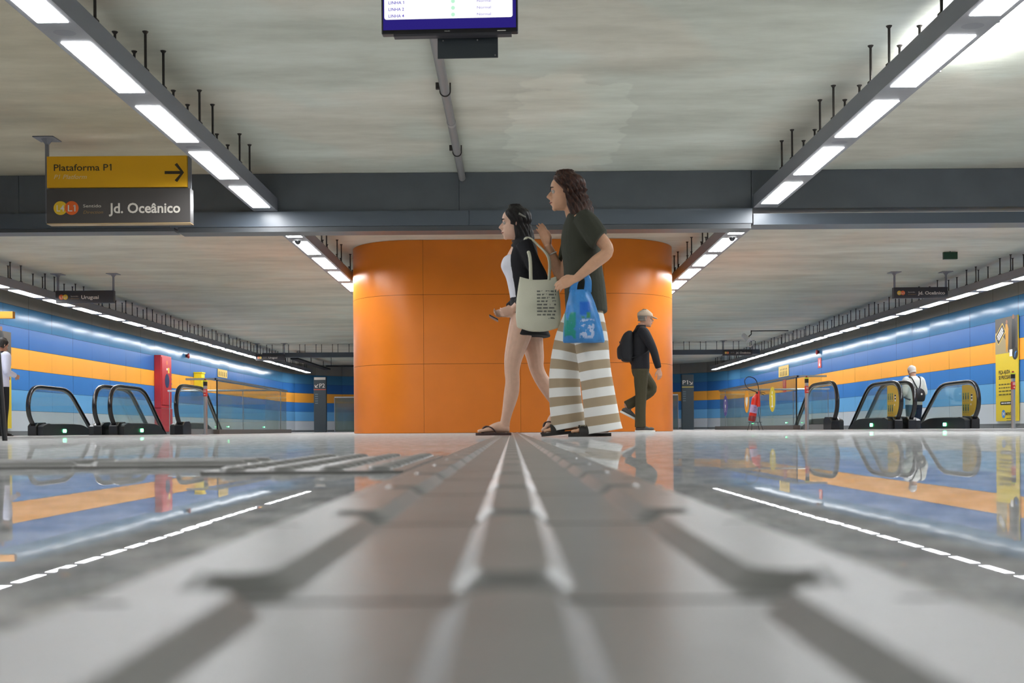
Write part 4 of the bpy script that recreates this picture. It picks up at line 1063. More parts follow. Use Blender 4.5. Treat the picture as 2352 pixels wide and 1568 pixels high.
m_skin1 = skin_mat('skin light', 'd8b19a'); m_skin2 = skin_mat('skin tan', 'cfa080')
# ---- woman in the black jacket, stepping left
def woman():
    t = thing('person', 'woman in black jacket and flip-flops walking left with a cream tote bag and phone', 'person', (.094, 7.75, .009), PI)
    s = MB()
    F = head_frame(V(.058, 0, 1.515), .06)
    add_head(s, F, .222)
    limb(s, [(.02,0,1.45),(.022,0,1.40),(.0,0,1.34)], [.052,.051,.062])
    rings_body(s, [(.78,-.02,0,.085,.12),(.86,-.02,0,.105,.155),(.95,.0,0,.085,.135),(1.02,.015,0,.080,.122),(1.12,.025,0,.085,.13),(1.24,.032,0,.098,.145),(1.33,.015,0,.075,.15),(1.38,.01,0,.05,.08)])
    for sy in (-1, 1): s.ball((.095, sy*.06, 1.20), .05)
    S_, E, Wr = (0,.165,1.335), (-.115,.20,1.06), (.075,.15,.885)
    limb(s, [S_, ((S_[0]+E[0])/2,.19,1.2), E, (-.02,.19,.97), Wr], [.045,.041,.036,.034,.024])
    add_hand(s, Wr, (.85,-.35,-.25), (-.2,-.8,.5), 1, .75, .88)
    S2, E2, W2 = (.02,-.165,1.335), (-.02,-.21,1.06), (.125,-.13,.90)
    limb(s, [S2, (.0,-.19,1.2), E2, (.05,-.18,.97), W2], [.045,.041,.036,.034,.024])
    add_hand(s, W2, (.8,.45,-.3), (-.1,.8,.55), -1, .75, .88)
    # legs: near one planted in front, far one pushing off
    limb(s, [(.0,.085,.84),(.03,.088,.72),(.075,.09,.56),(.088,.09,.46),(.085,.09,.38),(.095,.09,.29),(.125,.09,.16),(.138,.09,.10),(.14,.09,.07)], [.09,.086,.066,.054,.051,.052,.037,.034,.034])
    add_foot(s, (.108,.09,.022), (.335,.095,.022), (0,0,1))
    limb(s, [(-.03,-.085,.84),(-.05,-.088,.72),(-.078,-.09,.57),(-.088,-.09,.49),(-.115,-.09,.42),(-.165,-.09,.34),(-.235,-.09,.22),(-.262,-.09,.175),(-.27,-.09,.15)], [.09,.086,.066,.054,.051,.052,.037,.033,.033])
    add_foot(s, (-.292,-.09,.135), (-.125,-.085,.020), (.5,0,.75))
    body = remesh('body', s, [m_skin1], .0048, 3, t)
    face_bits(body, F, .222, '8f4f4a', '15100e')
    hm = hair_mat('hair black', '0d0b0b', '221d1c')
    h = hair_shell('hair', F, .222, hm, t, lambda q: 0.0 if q > .95 else (.5+(.95-q)*1.6 if q > .55 else 1.14+max(0, .55-q)*.35), -.36, .019, .03, .006, .012)
    clip = MB().tube([F @ V(-.03,.092,.045), F @ V(-.075,.07,.02)], [.008,.006], 8); obj('hair_clip', clip, M('clip grey', '8a8a80', .4), h)
    # white top
    w_ = MB(); rings_body(w_, [(.955,.002,0,.092,.142),(1.02,.017,0,.087,.129),(1.12,.032,0,.094,.137),(1.20,.048,0,.113,.148),(1.255,.042,0,.105,.15),(1.275,.034,0,.09,.13)])
    for sy in (-1, 1): w_.ball((.102, sy*.06, 1.20), .053)
    remesh('white_top', w_, [M('white knit', 'dcdce4', .85, bump=.2, bscale=90)], .006, 4, t)
    ck = MB(); ck.tube([(.022+.057*math.cos(a), .057*math.sin(a), 1.372+.012*math.cos(a)) for a in [2*PI*k/24 for k in range(25)]], .006, 6)
    obj('choker', ck, M('choker brown', '3a2a24', .6), t, smooth=180)
    # open jacket with long sleeves
    j = MB()
    rows = [(.93,-.01,0,.098,.158),(1.02,.0,0,.096,.15),(1.12,.012,0,.102,.155),(1.24,.02,0,.112,.168),(1.33,.008,0,.092,.170),(1.38,.004,0,.066,.105),(1.405,.006,0,.058,.07)]
    q = smooth_path(rows, 5); lo = []
    for z, x, y, a, b in q:
        fo = .92 if z < 1.33 else .62; ro, ri = [], []
        for k in range(33):
            th = fo+(2*PI-2*fo)*k/32; c, si = math.cos(th), math.sin(th)
            for e, o_ in ((.012, ro), (-.006, ri)): o_.append((x+(a+e)*c, y+(b+e)*si, z))
        lo.append(ro+list(reversed(ri)))
    j.loft(lo)
    limb(j, [(0,.16,1.34), (-.06,.195,1.2), (-.118,.20,1.06), (-.02,.19,.97), (.045,.165,.915)], [.062,.055,.052,.046,.040])
    limb(j, [(.02,-.16,1.34), (.0,-.195,1.2), (-.022,-.21,1.06), (.05,-.18,.97), (.10,-.145,.925)], [.062,.055,.052,.046,.040])
    m_bk = M('black cloth', '15151a', .85, bump=.25, bscale=60)
    remesh('jacket', j, [m_bk], .006, 3, t)
    k_ = MB(); rings_body(k_, [(.70,-.035,0,.155,.185),(.74,-.03,0,.145,.18),(.82,-.022,0,.125,.168),(.90,-.012,0,.108,.155),(.98,.005,0,.094,.136)])
    remesh('skirt', k_, [m_bk], .008, 3, t)
    m_ff = M('flip-flop brown', '3d2420', .6)
    for nm, he, to, up, sd in (('n', (.105,.09,.020), (.34,.095,.020), (0,0,1), 1), ('f', (-.300,-.09,.125), (-.117,-.085,.018), (.5,0,.75), -1)):
        fb = MB(); sole(fb, he, to, up, .036, .046, .018)
        f = obj('flip_flop', fb, m_ff, t, smooth=40)
        h_ = Vector(he); d = (Vector(to)-h_); L = d.length; d.normalize(); n = Vector(up); n = (n-d*n.dot(d)).normalized(); sdv = d.cross(n)
        sb = MB()
        for q_ in (-1, 1):
            sb.tube(smooth_path([tuple(h_+d*L*.42+sdv*.044*q_+n*.004), tuple(h_+d*L*.55+sdv*.042*q_+n*.035), tuple(h_+d*L*.70+sdv*.014*q_+n*.045), tuple(h_+d*L*.80-sdv*.02+n*.028), tuple(h_+d*L*.82-sdv*.02+n*.0)], 4), [(.005,.011)]*17, 8)
        obj('strap', sb, m_ff, f, smooth=180)
    return t
woman()
# her phone and tote bag
t = thing('phone', 'dark smartphone held low in the hands of the woman with the tote', 'phone', (.094-.215, 7.755, .845), PI)
ph = MB(); ph.box((-.036,-.075,-.005), (.036,.075,.004)); o = obj('case', ph, M('phone dark', '22232c', .25), t, bevel=.004); o.rotation_euler = (0,-.5,0)
sc_ = MB().box((-.032,-.069,.004), (.032,.069,.0048)); o = obj('display', sc_, M('phone glass', '3c3f58', .1), t); o.rotation_euler = (0,-.5,0)
t = thing('tote_bag', 'cream cloth tote bag with grey print on the shoulder of the woman in black', 'bag', (.19, 7.48, .735))
b = MB(); rows = []
for z, hw, hd in ((0,.135,.016),(.012,.148,.03),(.08,.156,.045),(.18,.152,.042),(.28,.138,.03),(.34,.128,.018),(.352,.126,.012)):
    rows.append([(hw*math.copysign(abs(math.cos(a))**.6, math.cos(a)), hd*math.copysign(abs(math.sin(a))**.8, math.sin(a))+.004*math.sin(a*5+z*20), z-.012*math.cos(math.cos(a)*3)) for a in [2*PI*k/44 for k in range(44)]])
b.loft(rows); m_cream = M('cream canvas', 'd6d4bf', .9, bump=.2, bscale=150)
bag = obj('sack', b, m_cream, t, smooth=60)
pr = MB()
random.seed(4)
for k in range(9):
    z = .255-.023*k; x = -.01
    while x < .115:
        wd = random.uniform(.018,.04); wd = min(wd, .12-x); 
        yy = -.0465+.012*abs(z-.12)/.13
        pr.add([(x,yy,z),(x+wd,yy+.006*((x+wd)/.12)**2,z),(x+wd,yy+.006*((x+wd)/.12)**2,z+.011),(x,yy,z+.011)], [(0,1,2,3)]); x += wd+.008
obj('print', pr, M('print grey', '77776e', .8), bag)
for dy in (-.018, .018):
    sp = smooth_path([(-.05,dy,.34),(-.055,dy+.035,.50),(-.085,.085+dy*.3,.625),(-.06,.12+dy*.2,.655),(-.01,.09+dy*.3,.61),(.075,dy+.035,.50),(.075,dy,.34)], 5)
    obj('strap', MB().tube(sp, [(.004,.012)]*len(sp), 8), m_cream, t, smooth=180)
# ---- tall person in the green shirt
def tall():
    t = thing('person', 'tall long-haired person in dark green shirt and wide striped trousers walking left', 'person', (.50, 7.35, 0), PI)
    s = MB(); F = head_frame(V(.125, 0, 1.655), .05)
    add_head(s, F, .24)
    limb(s, [(.085,0,1.585),(.075,0,1.53),(.045,0,1.46)], [.058,.057,.072])
    rings_body(s, [(.86,0,0,.09,.13),(.94,0,0,.11,.165),(1.06,.01,0,.095,.15),(1.20,.025,0,.105,.165),(1.36,.035,0,.115,.18),(1.45,.035,0,.085,.17),(1.50,.045,0,.055,.08)])
    S1, E1, W1 = (.02,.19,1.435), (-.135,.25,1.215), (.075,.235,1.03)
    limb(s, [S1, (-.06,.225,1.33), E1, (-.05,.25,1.135), W1], [.052,.047,.041,.041,.027])
    add_hand(s, W1, (.93,-.10,-.30), (.05,-.85,-.45), -1, .55, 1.02)
    S2, E2, W2 = (.04,-.19,1.44), (.135,-.25,1.11), (.24,-.235,1.335)
    limb(s, [S2, (.08,-.225,1.28), E2, (.19,-.25,1.22), W2], [.052,.047,.041,.040,.027])
    add_hand(s, W2, (.30,.12,.95), (.6,.75,-.2), 1, .35, 1.02)
    limb(s, [(0,.09,.90),(-.03,.095,.70),(-.06,.10,.47),(-.085,.10,.30),(-.112,.10,.10),(-.115,.10,.075)], [.09,.078,.056,.054,.038,.037])
    add_foot(s, (-.148,.10,.026), (.11,.105,.024), (0,0,1))
    limb(s, [(.02,-.09,.90),(.075,-.095,.70),(.12,-.10,.47),(.11,-.10,.30),(.085,-.10,.12),(.08,-.10,.09)], [.09,.078,.056,.054,.038,.037])
    add_foot(s, (.04,-.10,.05), (.285,-.10,.026), (.08,0,1))
    body = remesh('body', s, [m_skin2], .005, 3, t)
    face_bits(body, F, .24, '8a4f45', '3c2518')
    hm = hair_mat('hair auburn', '1d0f0b', '523021')
    hair_shell('hair', F, .24, hm, t, lambda q: 0.0 if q > .93 else (.55+(.93-q)*1.9 if q > .55 else 1.30+max(0, .55-q)*.55), -.42, .028, .075, .015, .035)
    sh = MB()
    rings_body(sh, [(.835,-.012,0,.138,.215),(.87,-.010,0,.140,.215),(1.0,-.002,0,.138,.207),(1.15,.012,0,.13,.198),(1.30,.026,0,.132,.20),(1.41,.03,0,.115,.195),(1.465,.035,0,.09,.15),(1.50,.045,0,.068,.085)])
    limb(sh, [(.02,.15,1.44),(-.02,.205,1.385),(-.072,.235,1.30),(-.085,.24,1.285)], [.075,.078,.077,.076])
    limb(sh, [(.035,-.15,1.44),(.06,-.205,1.37),(.088,-.235,1.265),(.09,-.236,1.25)], [.075,.078,.077,.076])
    remesh('shirt', sh, [M('olive green cloth', '35372c', .9, bump=.35, bscale=26)], .007, 3, t)
    br = MB(); d = (Vector(W2)-Vector(E2)).normalized(); n = d.orthogonal().normalized(); b = d.cross(n); c = Vector(E2)+(Vector(W2)-Vector(E2))*.72
    br.tube([c+n*(.035*math.cos(a))+b*(.035*math.sin(a)) for a in [2*PI*k/20 for k in range(21)]], .004, 6); obj('bracelet', br, m_white, t, smooth=180)
    # wide striped trousers: stripe position follows the length of each leg
    tr = MB(); tr.at = []
    def leg(rows, off):
        q = smooth_path(rows, 6); ln = 0; L = []; prev = None
        for r in q:
            p = Vector(r[:3]); ln += 0 if prev is None else (p-prev).length; prev = p; L.append(ln)
        rings = []
        for i, r in enumerate(q):
            a = Vector(q[max(i-1,0)][:3]); b_ = Vector(q[min(i+1,len(q)-1)][:3]); ax = (b_-a).normalized()
            fx = (V(1,0,0)-ax*ax.x).normalized(); fy = ax.cross(fx); rr = []
            for k in range(40):
                th = 2*PI*k/40; fold = 1+.035*min(1, i/12)*math.sin(5*th+.6+i*.05)+.03*min(1, i/12)*math.sin(3*th-1+i*.03)
                rr.append(Vector(r[:3])+fx*(r[3]*fold*math.cos(th))+fy*(r[4]*fold*math.sin(th)))
                tr.at.append((L[i]+off)/.121)
            rings.append(rr)
        tr.loft(rings)
    leg([(.0,.06,.96,.085,.10),(-.01,.08,.86,.100,.105),(-.035,.10,.66,.112,.104),(-.058,.105,.46,.106,.102),(-.085,.107,.27,.110,.105),(-.108,.107,.10,.118,.112),(-.118,.107,.035,.124,.116)], .02)
    leg([(.0,-.06,.96,.085,.10),(.018,-.08,.86,.100,.105),(.085,-.10,.66,.112,.104),(.128,-.105,.46,.106,.102),(.128,-.107,.27,.110,.105),(.11,-.107,.12,.118,.112),(.10,-.107,.06,.122,.114)], .02)
    obj('trousers', tr, mat_stripes(), t, smooth=180)
    m_sd = M('sandal black', '26231f', .6); m_bk = M('buckle', '9b9482', .35, metal=.6)
    for he, to, up in (((-.152,.10,.024), (.115,.105,.022), (0,0,1)), ((.035,-.10,.046), (.29,-.10,.024), (.08,0,1))):
        sb = MB(); sole(sb, he, to, up, .042, .052, .022)
        sd = obj('sandal', sb, m_sd, t, smooth=40)
        h_ = Vector(he); d = (Vector(to)-h_); L = d.length; d.normalize(); n = Vector(up); n = (n-d*n.dot(d)).normalized(); sv = d.cross(n)
        for f, hh in ((.50,.072),(.68,.052)):
            st = MB(); lo = []
            for k in range(13):
                a = PI*k/12; c = h_+d*(L*f)
                p = c+sv*(.053*math.cos(a))+n*(hh*math.sin(a)); e = .004
                lo.append([p-d*.024-n*e, p+d*.024-n*e, p+d*.024+n*e, p-d*.024+n*e])
            st.loft(lo); so = obj('strap', st, m_sd, sd, smooth=50)
            bk = MB(); c = h_+d*(L*f)+n*(hh*.84)+sv*(.034 if he[1] < 0 else -.034)
            rr = [c+d*x+(n*.55+sv*(.8 if he[1] < 0 else -.8))*y for x, y in ((-.016,-.016),(.016,-.016),(.016,.016),(-.016,.016),(-.016,-.016))]
            bk.tube(rr, .003, 6)
            if f == .68: bkl = obj('buckle', bk, m_bk, sd)
    return t
tall()
# blue carrier bag on the near forearm
t = thing('plastic_bag', 'blue plastic carrier bag hanging from the near hand of the tall person', 'bag', (.472, 7.115, .615))
b = MB(); rows = []
for i, (z, xc, hw, hd) in enumerate(((0,.005,.128,.02),(.01,.005,.132,.045),(.08,.0,.124,.062),(.18,-.008,.108,.060),(.26,-.014,.088,.045),(.32,-.018,.07,.032),(.345,-.019,.062,.024))):
    rows.append([(xc+hw*math.copysign(abs(math.cos(a))**.75, math.cos(a))+.006*math.sin(7*a+i), hd*math.sin(a)+.007*math.sin(6*a+i*1.3), z) for a in [2*PI*k/48 for k in range(48)]])
b.loft(rows)
m_bag = M('blue plastic', '3f8fd6', .35, noise=.14, nscale=18, bump=.5, bscale=22)
m_bag.node_tree.nodes['Principled BSDF'].inputs['Transmission Weight'].default_value = .15
bag = obj('sack', b, m_bag, t, smooth=70)
hl = [[(-.065,-.01,.33),(-.050,-.012,.40),(-.010,-.004,.448),(.005,.0,.453)], [(.03,-.01,.33),(.035,-.012,.40),(.018,-.004,.446),(.005,.0,.453)]]
for k, h in enumerate(hl):
    sp = smooth_path(h, 4); obj('handle', MB().tube(sp, [(.004,.026-.012*q/len(sp)) for q in range(len(sp))], 8), m_bag, t, smooth=180)
sp = smooth_path([(.005,-.02,.45),(.005,-.036,.435),(.005,-.02,.415)], 3)
pt = MB()
def bagy(x, z): return -.067
random.seed(9)
def blob(cx, cz, rx, rz, mi, n=18):
    ring = [(cx+rx*math.cos(2*PI*k/n)*random.uniform(.75,1.1), cz+rz*math.sin(2*PI*k/n)*random.uniform(.75,1.1)) for k in range(n)]
    from mathutils.geometry import tessellate_polygon
    pt.add([(x, bagy(x, z), z) for x, z in ring], [tuple(q) for q in tessellate_polygon([[Vector((x, z, 0)) for x, z in ring]])], mi)
# print on the bag follows its face
bag_me = bag.data
pm = bpy.data.materials.new('carrier print'); pm.use_nodes = True
def bag_print():
    nt = m_bag.node_tree; L = nt.links; b = nt.nodes['Principled BSDF']
    src = b.inputs['Base Color'].links[0].from_socket
    tc = nt.nodes.new('ShaderNodeTexCoord'); sx = nt.nodes.new('ShaderNodeSeparateXYZ'); L.new(tc.outputs['Object'], sx.inputs[0])
    def rng(sock, a, c):      # soft box window
        m1 = nt.nodes.new('ShaderNodeMapRange'); m1.inputs[1].default_value = a; m1.inputs[2].default_value = a+.012; L.new(sock, m1.inputs[0])
        m2 = nt.nodes.new('ShaderNodeMapRange'); m2.inputs[1].default_value = c; m2.inputs[2].default_value = c-.012; L.new(sock, m2.inputs[0])
        mm = nt.nodes.new('ShaderNodeMath'); mm.operation = 'MULTIPLY'; L.new(m1.outputs[0], mm.inputs[0]); L.new(m2.outputs[0], mm.inputs[1]); return mm.outputs[0]
    def layer(prev, x0, x1, z0, z1, hexc, ns, thr):
        a = rng(sx.outputs['X'], x0, x1); c = rng(sx.outputs['Z'], z0, z1)
        mm = nt.nodes.new('ShaderNodeMath'); mm.operation = 'MULTIPLY'; L.new(a, mm.inputs[0]); L.new(c, mm.inputs[1])
        n = nt.nodes.new('ShaderNodeTexNoise'); n.inputs['Scale'].default_value = ns; L.new(tc.outputs['Object'], n.inputs['Vector'])
        r = nt.nodes.new('ShaderNodeMapRange'); r.inputs[1].default_value = thr; r.inputs[2].default_value = thr+.05; L.new(n.outputs['Fac'], r.inputs[0])
        m3 = nt.nodes.new('ShaderNodeMath'); m3.operation = 'MULTIPLY'; L.new(mm.outputs[0], m3.inputs[0]); L.new(r.outputs[0], m3.inputs[1])
        mx = nt.nodes.new('ShaderNodeMix'); mx.data_type = 'RGBA'; L.new(m3.outputs[0], mx.inputs[0]); L.new(prev, mx.inputs[6]); mx.inputs[7].default_value = col(hexc); return mx.outputs[2]
    s = layer(src, -.13, -.045, .01, .2, '1f9a8a', 12, .40)
    s = layer(s, -.03, .05, .17, .27, '1f6fd8', 9, .36)
    s = layer(s, -.02, .05, .15, .2, '4f9a6a', 14, .42)
    s = layer(s, -.03, .075, .02, .155, 'c3d3f2', 30, .47)
    L.new(s, b.inputs['Base Color'])
bag_print()
bpy.data.materials.remove(pm)
# ---- man with the cap and backpack
def capman():
    t = thing('person', 'man in pale cap, dark jacket and olive trousers walking right past the orange pillar', 'person', (1.855, 15.62, 0), 0)
    s = MB(); F = head_frame(V(.075, 0, 1.635), .08)
    add_head(s, F, .235)
    limb(s, [(.03,0,1.56),(.02,0,1.50),(.0,0,1.44)], [.058,.058,.07])
    rings_body(s, [(.86,0,0,.09,.13),(.94,0,0,.11,.165),(1.1,.0,0,.105,.155),(1.30,.0,0,.115,.18),(1.42,.0,0,.085,.17),(1.48,.0,0,.055,.08)])
    E1, W1 = (.16,-.245,1.145), (.235,-.235,.885)
    limb(s, [(.02,-.19,1.41),(.1,-.225,1.28),E1,(.2,-.245,1.0),W1], [.052,.047,.04,.038,.028])
    add_hand(s, W1, (.12,.05,-.99), (-.3,.95,0), -1, .45, 1.)
    E2, W2 = (-.11,.245,1.145), (.0,.235,.90)
    limb(s, [(.0,.19,1.41),(-.06,.225,1.28),E2,(-.06,.245,1.0),W2], [.052,.047,.04,.038,.028])
    add_hand(s, W2, (.35,.0,-.93), (-.3,-.95,0), 1, .45, 1.)
    limb(s, [(0,-.09,.9),(-.005,-.09,.72),(-.005,-.09,.52),(-.015,-.09,.3),(-.012,-.09,.08)], [.09,.08,.058,.052,.04])
    limb(s, [(0,.09,.9),(.09,.09,.75),(.155,.09,.62),(-.02,.09,.48),(-.215,.09,.37)], [.09,.08,.058,.052,.04])
    body = remesh('body', s, [skin_mat('skin pale', 'c89c84')], .006, 2, t)
    face_bits(body, F, .235, '95605a', '6b5c50')
    hb = hair_shell('hair', F, .235, M('hair grey', '8b867e', .7), t, lambda q: 1.45, .30, .008, .0, .002)
    z = lambda q: (q-.5)*.235
    cp = MB(); rr = []
    for q, e in ((.60,.012),(.68,.014),(.80,.014),(.92,.012),(1.0,.012),(1.05,.0)):
        _, f, b, w_ = head_row(min(q,.97), .235)
        if q > .97: f, b, w_ = f*(1.1-q)*8, b*(1.1-q)*8, w_*(1.1-q)*8
        rr.append([F @ V((((f if math.cos(a) > 0 else -b)+e)*math.cos(a)), (w_+e)*math.sin(a), z(q)) for a in [2*PI*k/32 for k in range(32)]])
    cp.loft(rr); m_cap = M('cap beige', 'cdb8a0', .8)
    c = obj('cap', cp, m_cap, t, smooth=180)
    vz = MB(); vz.prism([(.09+.085*math.cos(a), .068*math.sin(a)) for a in [-PI/2+PI*k/14 for k in range(15)]]+[(.075,.05),(.075,-.05)], -.004, .004, lambda a, b, d: F @ V(a, b, z(.615)-.25*(a-.08)+d))
    obj('visor', vz, m_cap, c)
    j = MB()
    rings_body(j, [(.90,.0,0,.128,.19),(.95,0,0,.13,.19),(1.1,.0,0,.128,.185),(1.3,.002,0,.135,.20),(1.42,.0,0,.11,.19),(1.48,.0,0,.078,.11),(1.535,.018,0,.068,.075)])
    limb(j, [(.0,-.15,1.42),(.03,-.19,1.405),(.1,-.225,1.28),E1,(.2,-.245,1.0),(.228,-.237,.905)], [.084,.082,.070,.058,.052,.044])
    limb(j, [(.0,.15,1.42),(-.01,.19,1.405),(-.06,.225,1.28),E2,(-.06,.245,1.0),(-.01,.236,.92)], [.084,.082,.070,.058,.052,.044])
    remesh('jacket', j, [M('navy jacket', '17171d', .8, bump=.3, bscale=30)], .008, 3, t)
    p = MB()
    rings_body(p, [(.80,0,0,.10,.15),(.88,0,0,.125,.185),(.96,0,0,.115,.17)])
    limb(p, [(0,-.09,.88),(-.005,-.09,.72),(-.005,-.09,.52),(-.015,-.09,.3),(-.018,-.09,.07)], [.105,.098,.082,.076,.08])
    limb(p, [(0,.09,.88),(.09,.09,.75),(.165,.09,.61),(-.02,.09,.475),(-.20,.09,.38)], [.105,.098,.08,.074,.072])
    remesh('trousers', p, [M('olive trousers', '45402c', .9, bump=.35, bscale=26)], .008, 3, t)
    m_sh = M('shoe grey', '56524e', .7)
    for he, to, up in (((-.085,-.09,.028), (.185,-.09,.026), (0,0,1)), ((-.27,.09,.31), (-.01,.09,.175), (.45,0,.9))):
        sb = MB(); add_foot(sb, he, to, up, toes=False)
        h_ = Vector(he); d = Vector(to)-h_; L = d.length; d.normalize(); n = Vector(up); n = (n-d*n.dot(d)).normalized()
        sb.tube([h_+d*.07+n*.05, h_+d*.075+n*.10], [.045,.046], 12); sb.ball(h_+d*(L*.82)+n*.02, (.045,.045,.024))
        sh = remesh('shoe', sb, [m_sh], .006, 2, t)
        so = MB(); sole(so, h_-n*.0, to, up, .042, .05, .026); obj('sole', so, m_white, sh, smooth=40)
    return t
capman()
t = thing('backpack', 'dark backpack worn by the man in the pale cap', 'backpack', (1.855, 15.62, 0))
bp = MB(); rings_body(bp, [(1.01,-.17,0,.03,.10),(1.03,-.19,0,.075,.14),(1.15,-.205,0,.10,.155),(1.30,-.195,0,.09,.155),(1.41,-.175,0,.06,.13),(1.45,-.155,0,.03,.09)], pw=3)
m_bp = M('backpack cloth', '1f2024', .8, bump=.2, bscale=60)
sk = obj('sack', bp, m_bp, t, smooth=180)
b2 = MB(); rings_body(b2, [(1.05,-.28,0,.02,.10),(1.08,-.29,0,.035,.115),(1.2,-.295,0,.035,.115),(1.25,-.275,0,.025,.10)], pw=3); obj('front_pocket', b2, m_bp, t, smooth=180)
ps = MB().box((-.3, -.06, 1.285), (-.283, .03, 1.30)); obj('patch', ps, M('patch brown', '6b5048', .6), t)
for sy in (-1, 1):
    sp = smooth_path([(-.12,sy*.12,1.42),(.0,sy*.125,1.50),(.12,sy*.125,1.40),(.15,sy*.13,1.25),(.05,sy*.19,1.12),(-.13,sy*.14,1.06)], 5)
    obj('strap', MB().tube(sp, [(.006,.02)]*len(sp), 8, ref=(0,0,1)), m_bp, t, smooth=180)
# ---- two men by the escalators, seen from behind
def rearman(name, loc, rz, shirt, trou, skin, hairc, bald, down, arms):
    t = thing('person', name, 'person', loc, rz)
    s = MB(); F = head_frame(V(.06, 0, 1.60), .35 if down else .12)
    add_head(s, F, .235)
    limb(s, [(.02,0,1.53),(.005,0,1.48),(.0,0,1.42)], [.058,.058,.07])
    rings_body(s, [(.84,0,0,.09,.13),(.92,0,0,.11,.165),(1.08,.0,0,.105,.155),(1.28,.0,0,.115,.18),(1.40,-.005,0,.085,.17),(1.46,-.005,0,.055,.08)])
    sl = MB()
    for sy in (-1, 1):
        S1 = (.0, sy*.19, 1.39); E1 = (-.03, sy*.25, 1.12); W1 = (.18, sy*.19, 1.06) if arms == 'bent' else (.04, sy*.24, .88)
        mid = tuple((a+b)/2 for a, b in zip(E1, W1))
        limb(s, [S1, (-.02,sy*.225,1.26), E1, mid, W1], [.052,.047,.04,.038,.028])
        d = Vector(W1)-Vector(E1)
        add_hand(s, W1, d, (0, -sy, .15), sy if True else 1, .6, 1.)
        limb(sl, [(0,sy*.15,1.40), (-.0,sy*.19,1.385), (-.02,sy*.225,1.26), E1, mid, tuple(Vector(E1)+(Vector(W1)-Vector(E1))*.9)], [.084,.082,.070,.06,.054,.046])
    limb(s, [(0,-.09,.88),(.01,-.09,.7),(.02,-.09,.5),(-.0,-.09,.3),(-.01,-.09,.08)], [.09,.08,.058,.052,.04])
    limb(s, [(0,.09,.88),(-.0,.09,.7),(-.0,.09,.5),(-.03,.09,.3),(-.04,.09,.08)], [.09,.08,.058,.052,.04])
    body = remesh('body', s, [skin_mat('skin '+skin, skin)], .007, 2, t)
    face_bits(body, F, .235, '8a5a50', hairc)
    hm = M('hair '+hairc, hairc, .7, bump=.4, bscale=120)
    if bald: hair_shell('hair', F, .235, hm, t, lambda q: .85 if q > .8 else 1.45, .28, .006, .0, .002)
    else: hair_shell('hair', F, .235, hm, t, lambda q: 0. if q > .93 else .75+(.93-q)*1.3, .24, .014, .0, .003)
    rings_body(sl, [(.86,.0,0,.128,.19),(.92,0,0,.13,.19),(1.08,.0,0,.126,.185),(1.28,.002,0,.135,.20),(1.40,.0,0,.11,.185),(1.46,.0,0,.078,.10),(1.49,.005,0,.066,.072)])
    remesh('shirt', sl, [M('cloth '+shirt, shirt, .85, bump=.35, bscale=26)], .008, 3, t)
    p = MB(); rings_body(p, [(.78,0,0,.10,.15),(.86,0,0,.122,.18),(.93,0,0,.112,.165)])
    limb(p, [(0,-.09,.86),(.01,-.09,.7),(.02,-.09,.5),(0,-.09,.3),(-.01,-.09,.06)], [.105,.096,.08,.076,.08])
    limb(p, [(0,.09,.86),(0,.09,.7),(0,.09,.5),(-.03,.09,.3),(-.04,.09,.06)], [.105,.096,.08,.076,.08])
    remesh('trousers', p, [M('cloth '+trou, trou, .9, bump=.3, bscale=26)], .008, 3, t)
    for y, x in ((-.09,-.01), (.09,-.04)):
        sb = MB(); add_foot(sb, (x-.07,y,.016), (x+.20,y,.016), (0,0,1), toes=False); sh = remesh('shoe', sb, [M('shoe black', '1b1a1a', .5)], .007, 2, t)
        so = MB(); sole(so, (x-.07,y,.016), (x+.20,y,.016), (0,0,1), .04, .048, .016); obj('sole', so, m_black, sh)
    return t
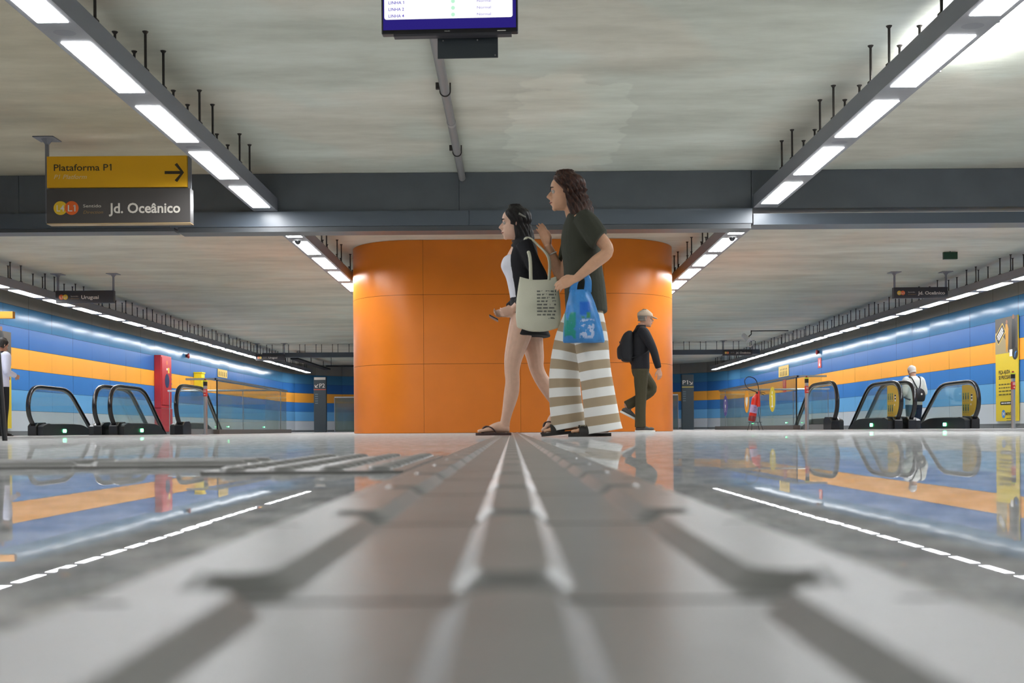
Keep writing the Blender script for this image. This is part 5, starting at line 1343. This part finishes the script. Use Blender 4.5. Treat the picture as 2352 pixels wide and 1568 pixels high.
rearman('white-haired man in a white shirt riding down the rightmost escalator', (8.78, 23.75, -.34), PI/2+.25, 'dfe3e0', '1f2c44', 'c49a84', 'd9d6d2', True, True, 'bent')
t = thing('sling_pack', 'small black pack with crossed straps on the back of the white-haired man', 'backpack', (8.78, 23.75, -.34), PI/2+.25)
bp = MB(); rings_body(bp, [(.93,-.15,-.03,.02,.07),(.95,-.165,-.03,.05,.105),(1.06,-.18,-.03,.06,.12),(1.17,-.165,-.03,.045,.10),(1.22,-.15,-.02,.02,.05)], pw=3); sk = obj('sack', bp, M('pack black', '1c1d24', .6), t, smooth=180)
mb = MB(); put_poly(mb, disc(.022, 16), (-.2415, -.03, 1.09), (0,-1,0), Z_); obj('badge', mb, m_white, sk)
for sy in (-1, 1):
    sp = smooth_path([(-.145,-.02+sy*.02,1.20),(-.142,sy*.07,1.32),(-.09,sy*.10,1.43),(.0,sy*.105,1.465),(.10,sy*.11,1.38),(.145,sy*.13,1.2),(.05,sy*.21,1.04),(-.10,sy*.15,.97)], 5)
    obj('strap', MB().tube(sp, [(.006,.018)]*len(sp), 8, ref=(0,0,1)), M('pack black', '1c1d24', .6), t, smooth=180)
rearman('dark-haired man in a white shirt and black trousers at the left edge', (-8.98, 19.1, 0), PI/2-.5, 'd5d8ea', '17171b', 'b98a70', '26221f', False, True, 'bent')
t = thing('shoulder_bag', 'black bag slung on the back of the dark-haired man at the left edge', 'bag', (-8.98, 19.1, 0), PI/2-.5)
bp = MB(); rings_body(bp, [(.80,-.16,.12,.03,.10),(.82,-.19,.12,.06,.13),(.98,-.20,.12,.065,.14),(1.1,-.175,.12,.045,.12),(1.14,-.16,.12,.02,.09)], pw=3); obj('sack', bp, M('bag black', '1a1a1d', .6), t, smooth=180)
sp = smooth_path([(-.16,.10,1.10),(-.155,.03,1.25),(-.105,-.06,1.41),(-.01,-.10,1.475),(.10,-.08,1.40),(.15,.06,1.2),(.08,.21,1.0),(-.13,.2,.95)], 5)
obj('strap', MB().tube(sp, [(.006,.02)]*len(sp), 8, ref=(0,0,1)), M('bag black', '1a1a1d', .6), t, smooth=180)
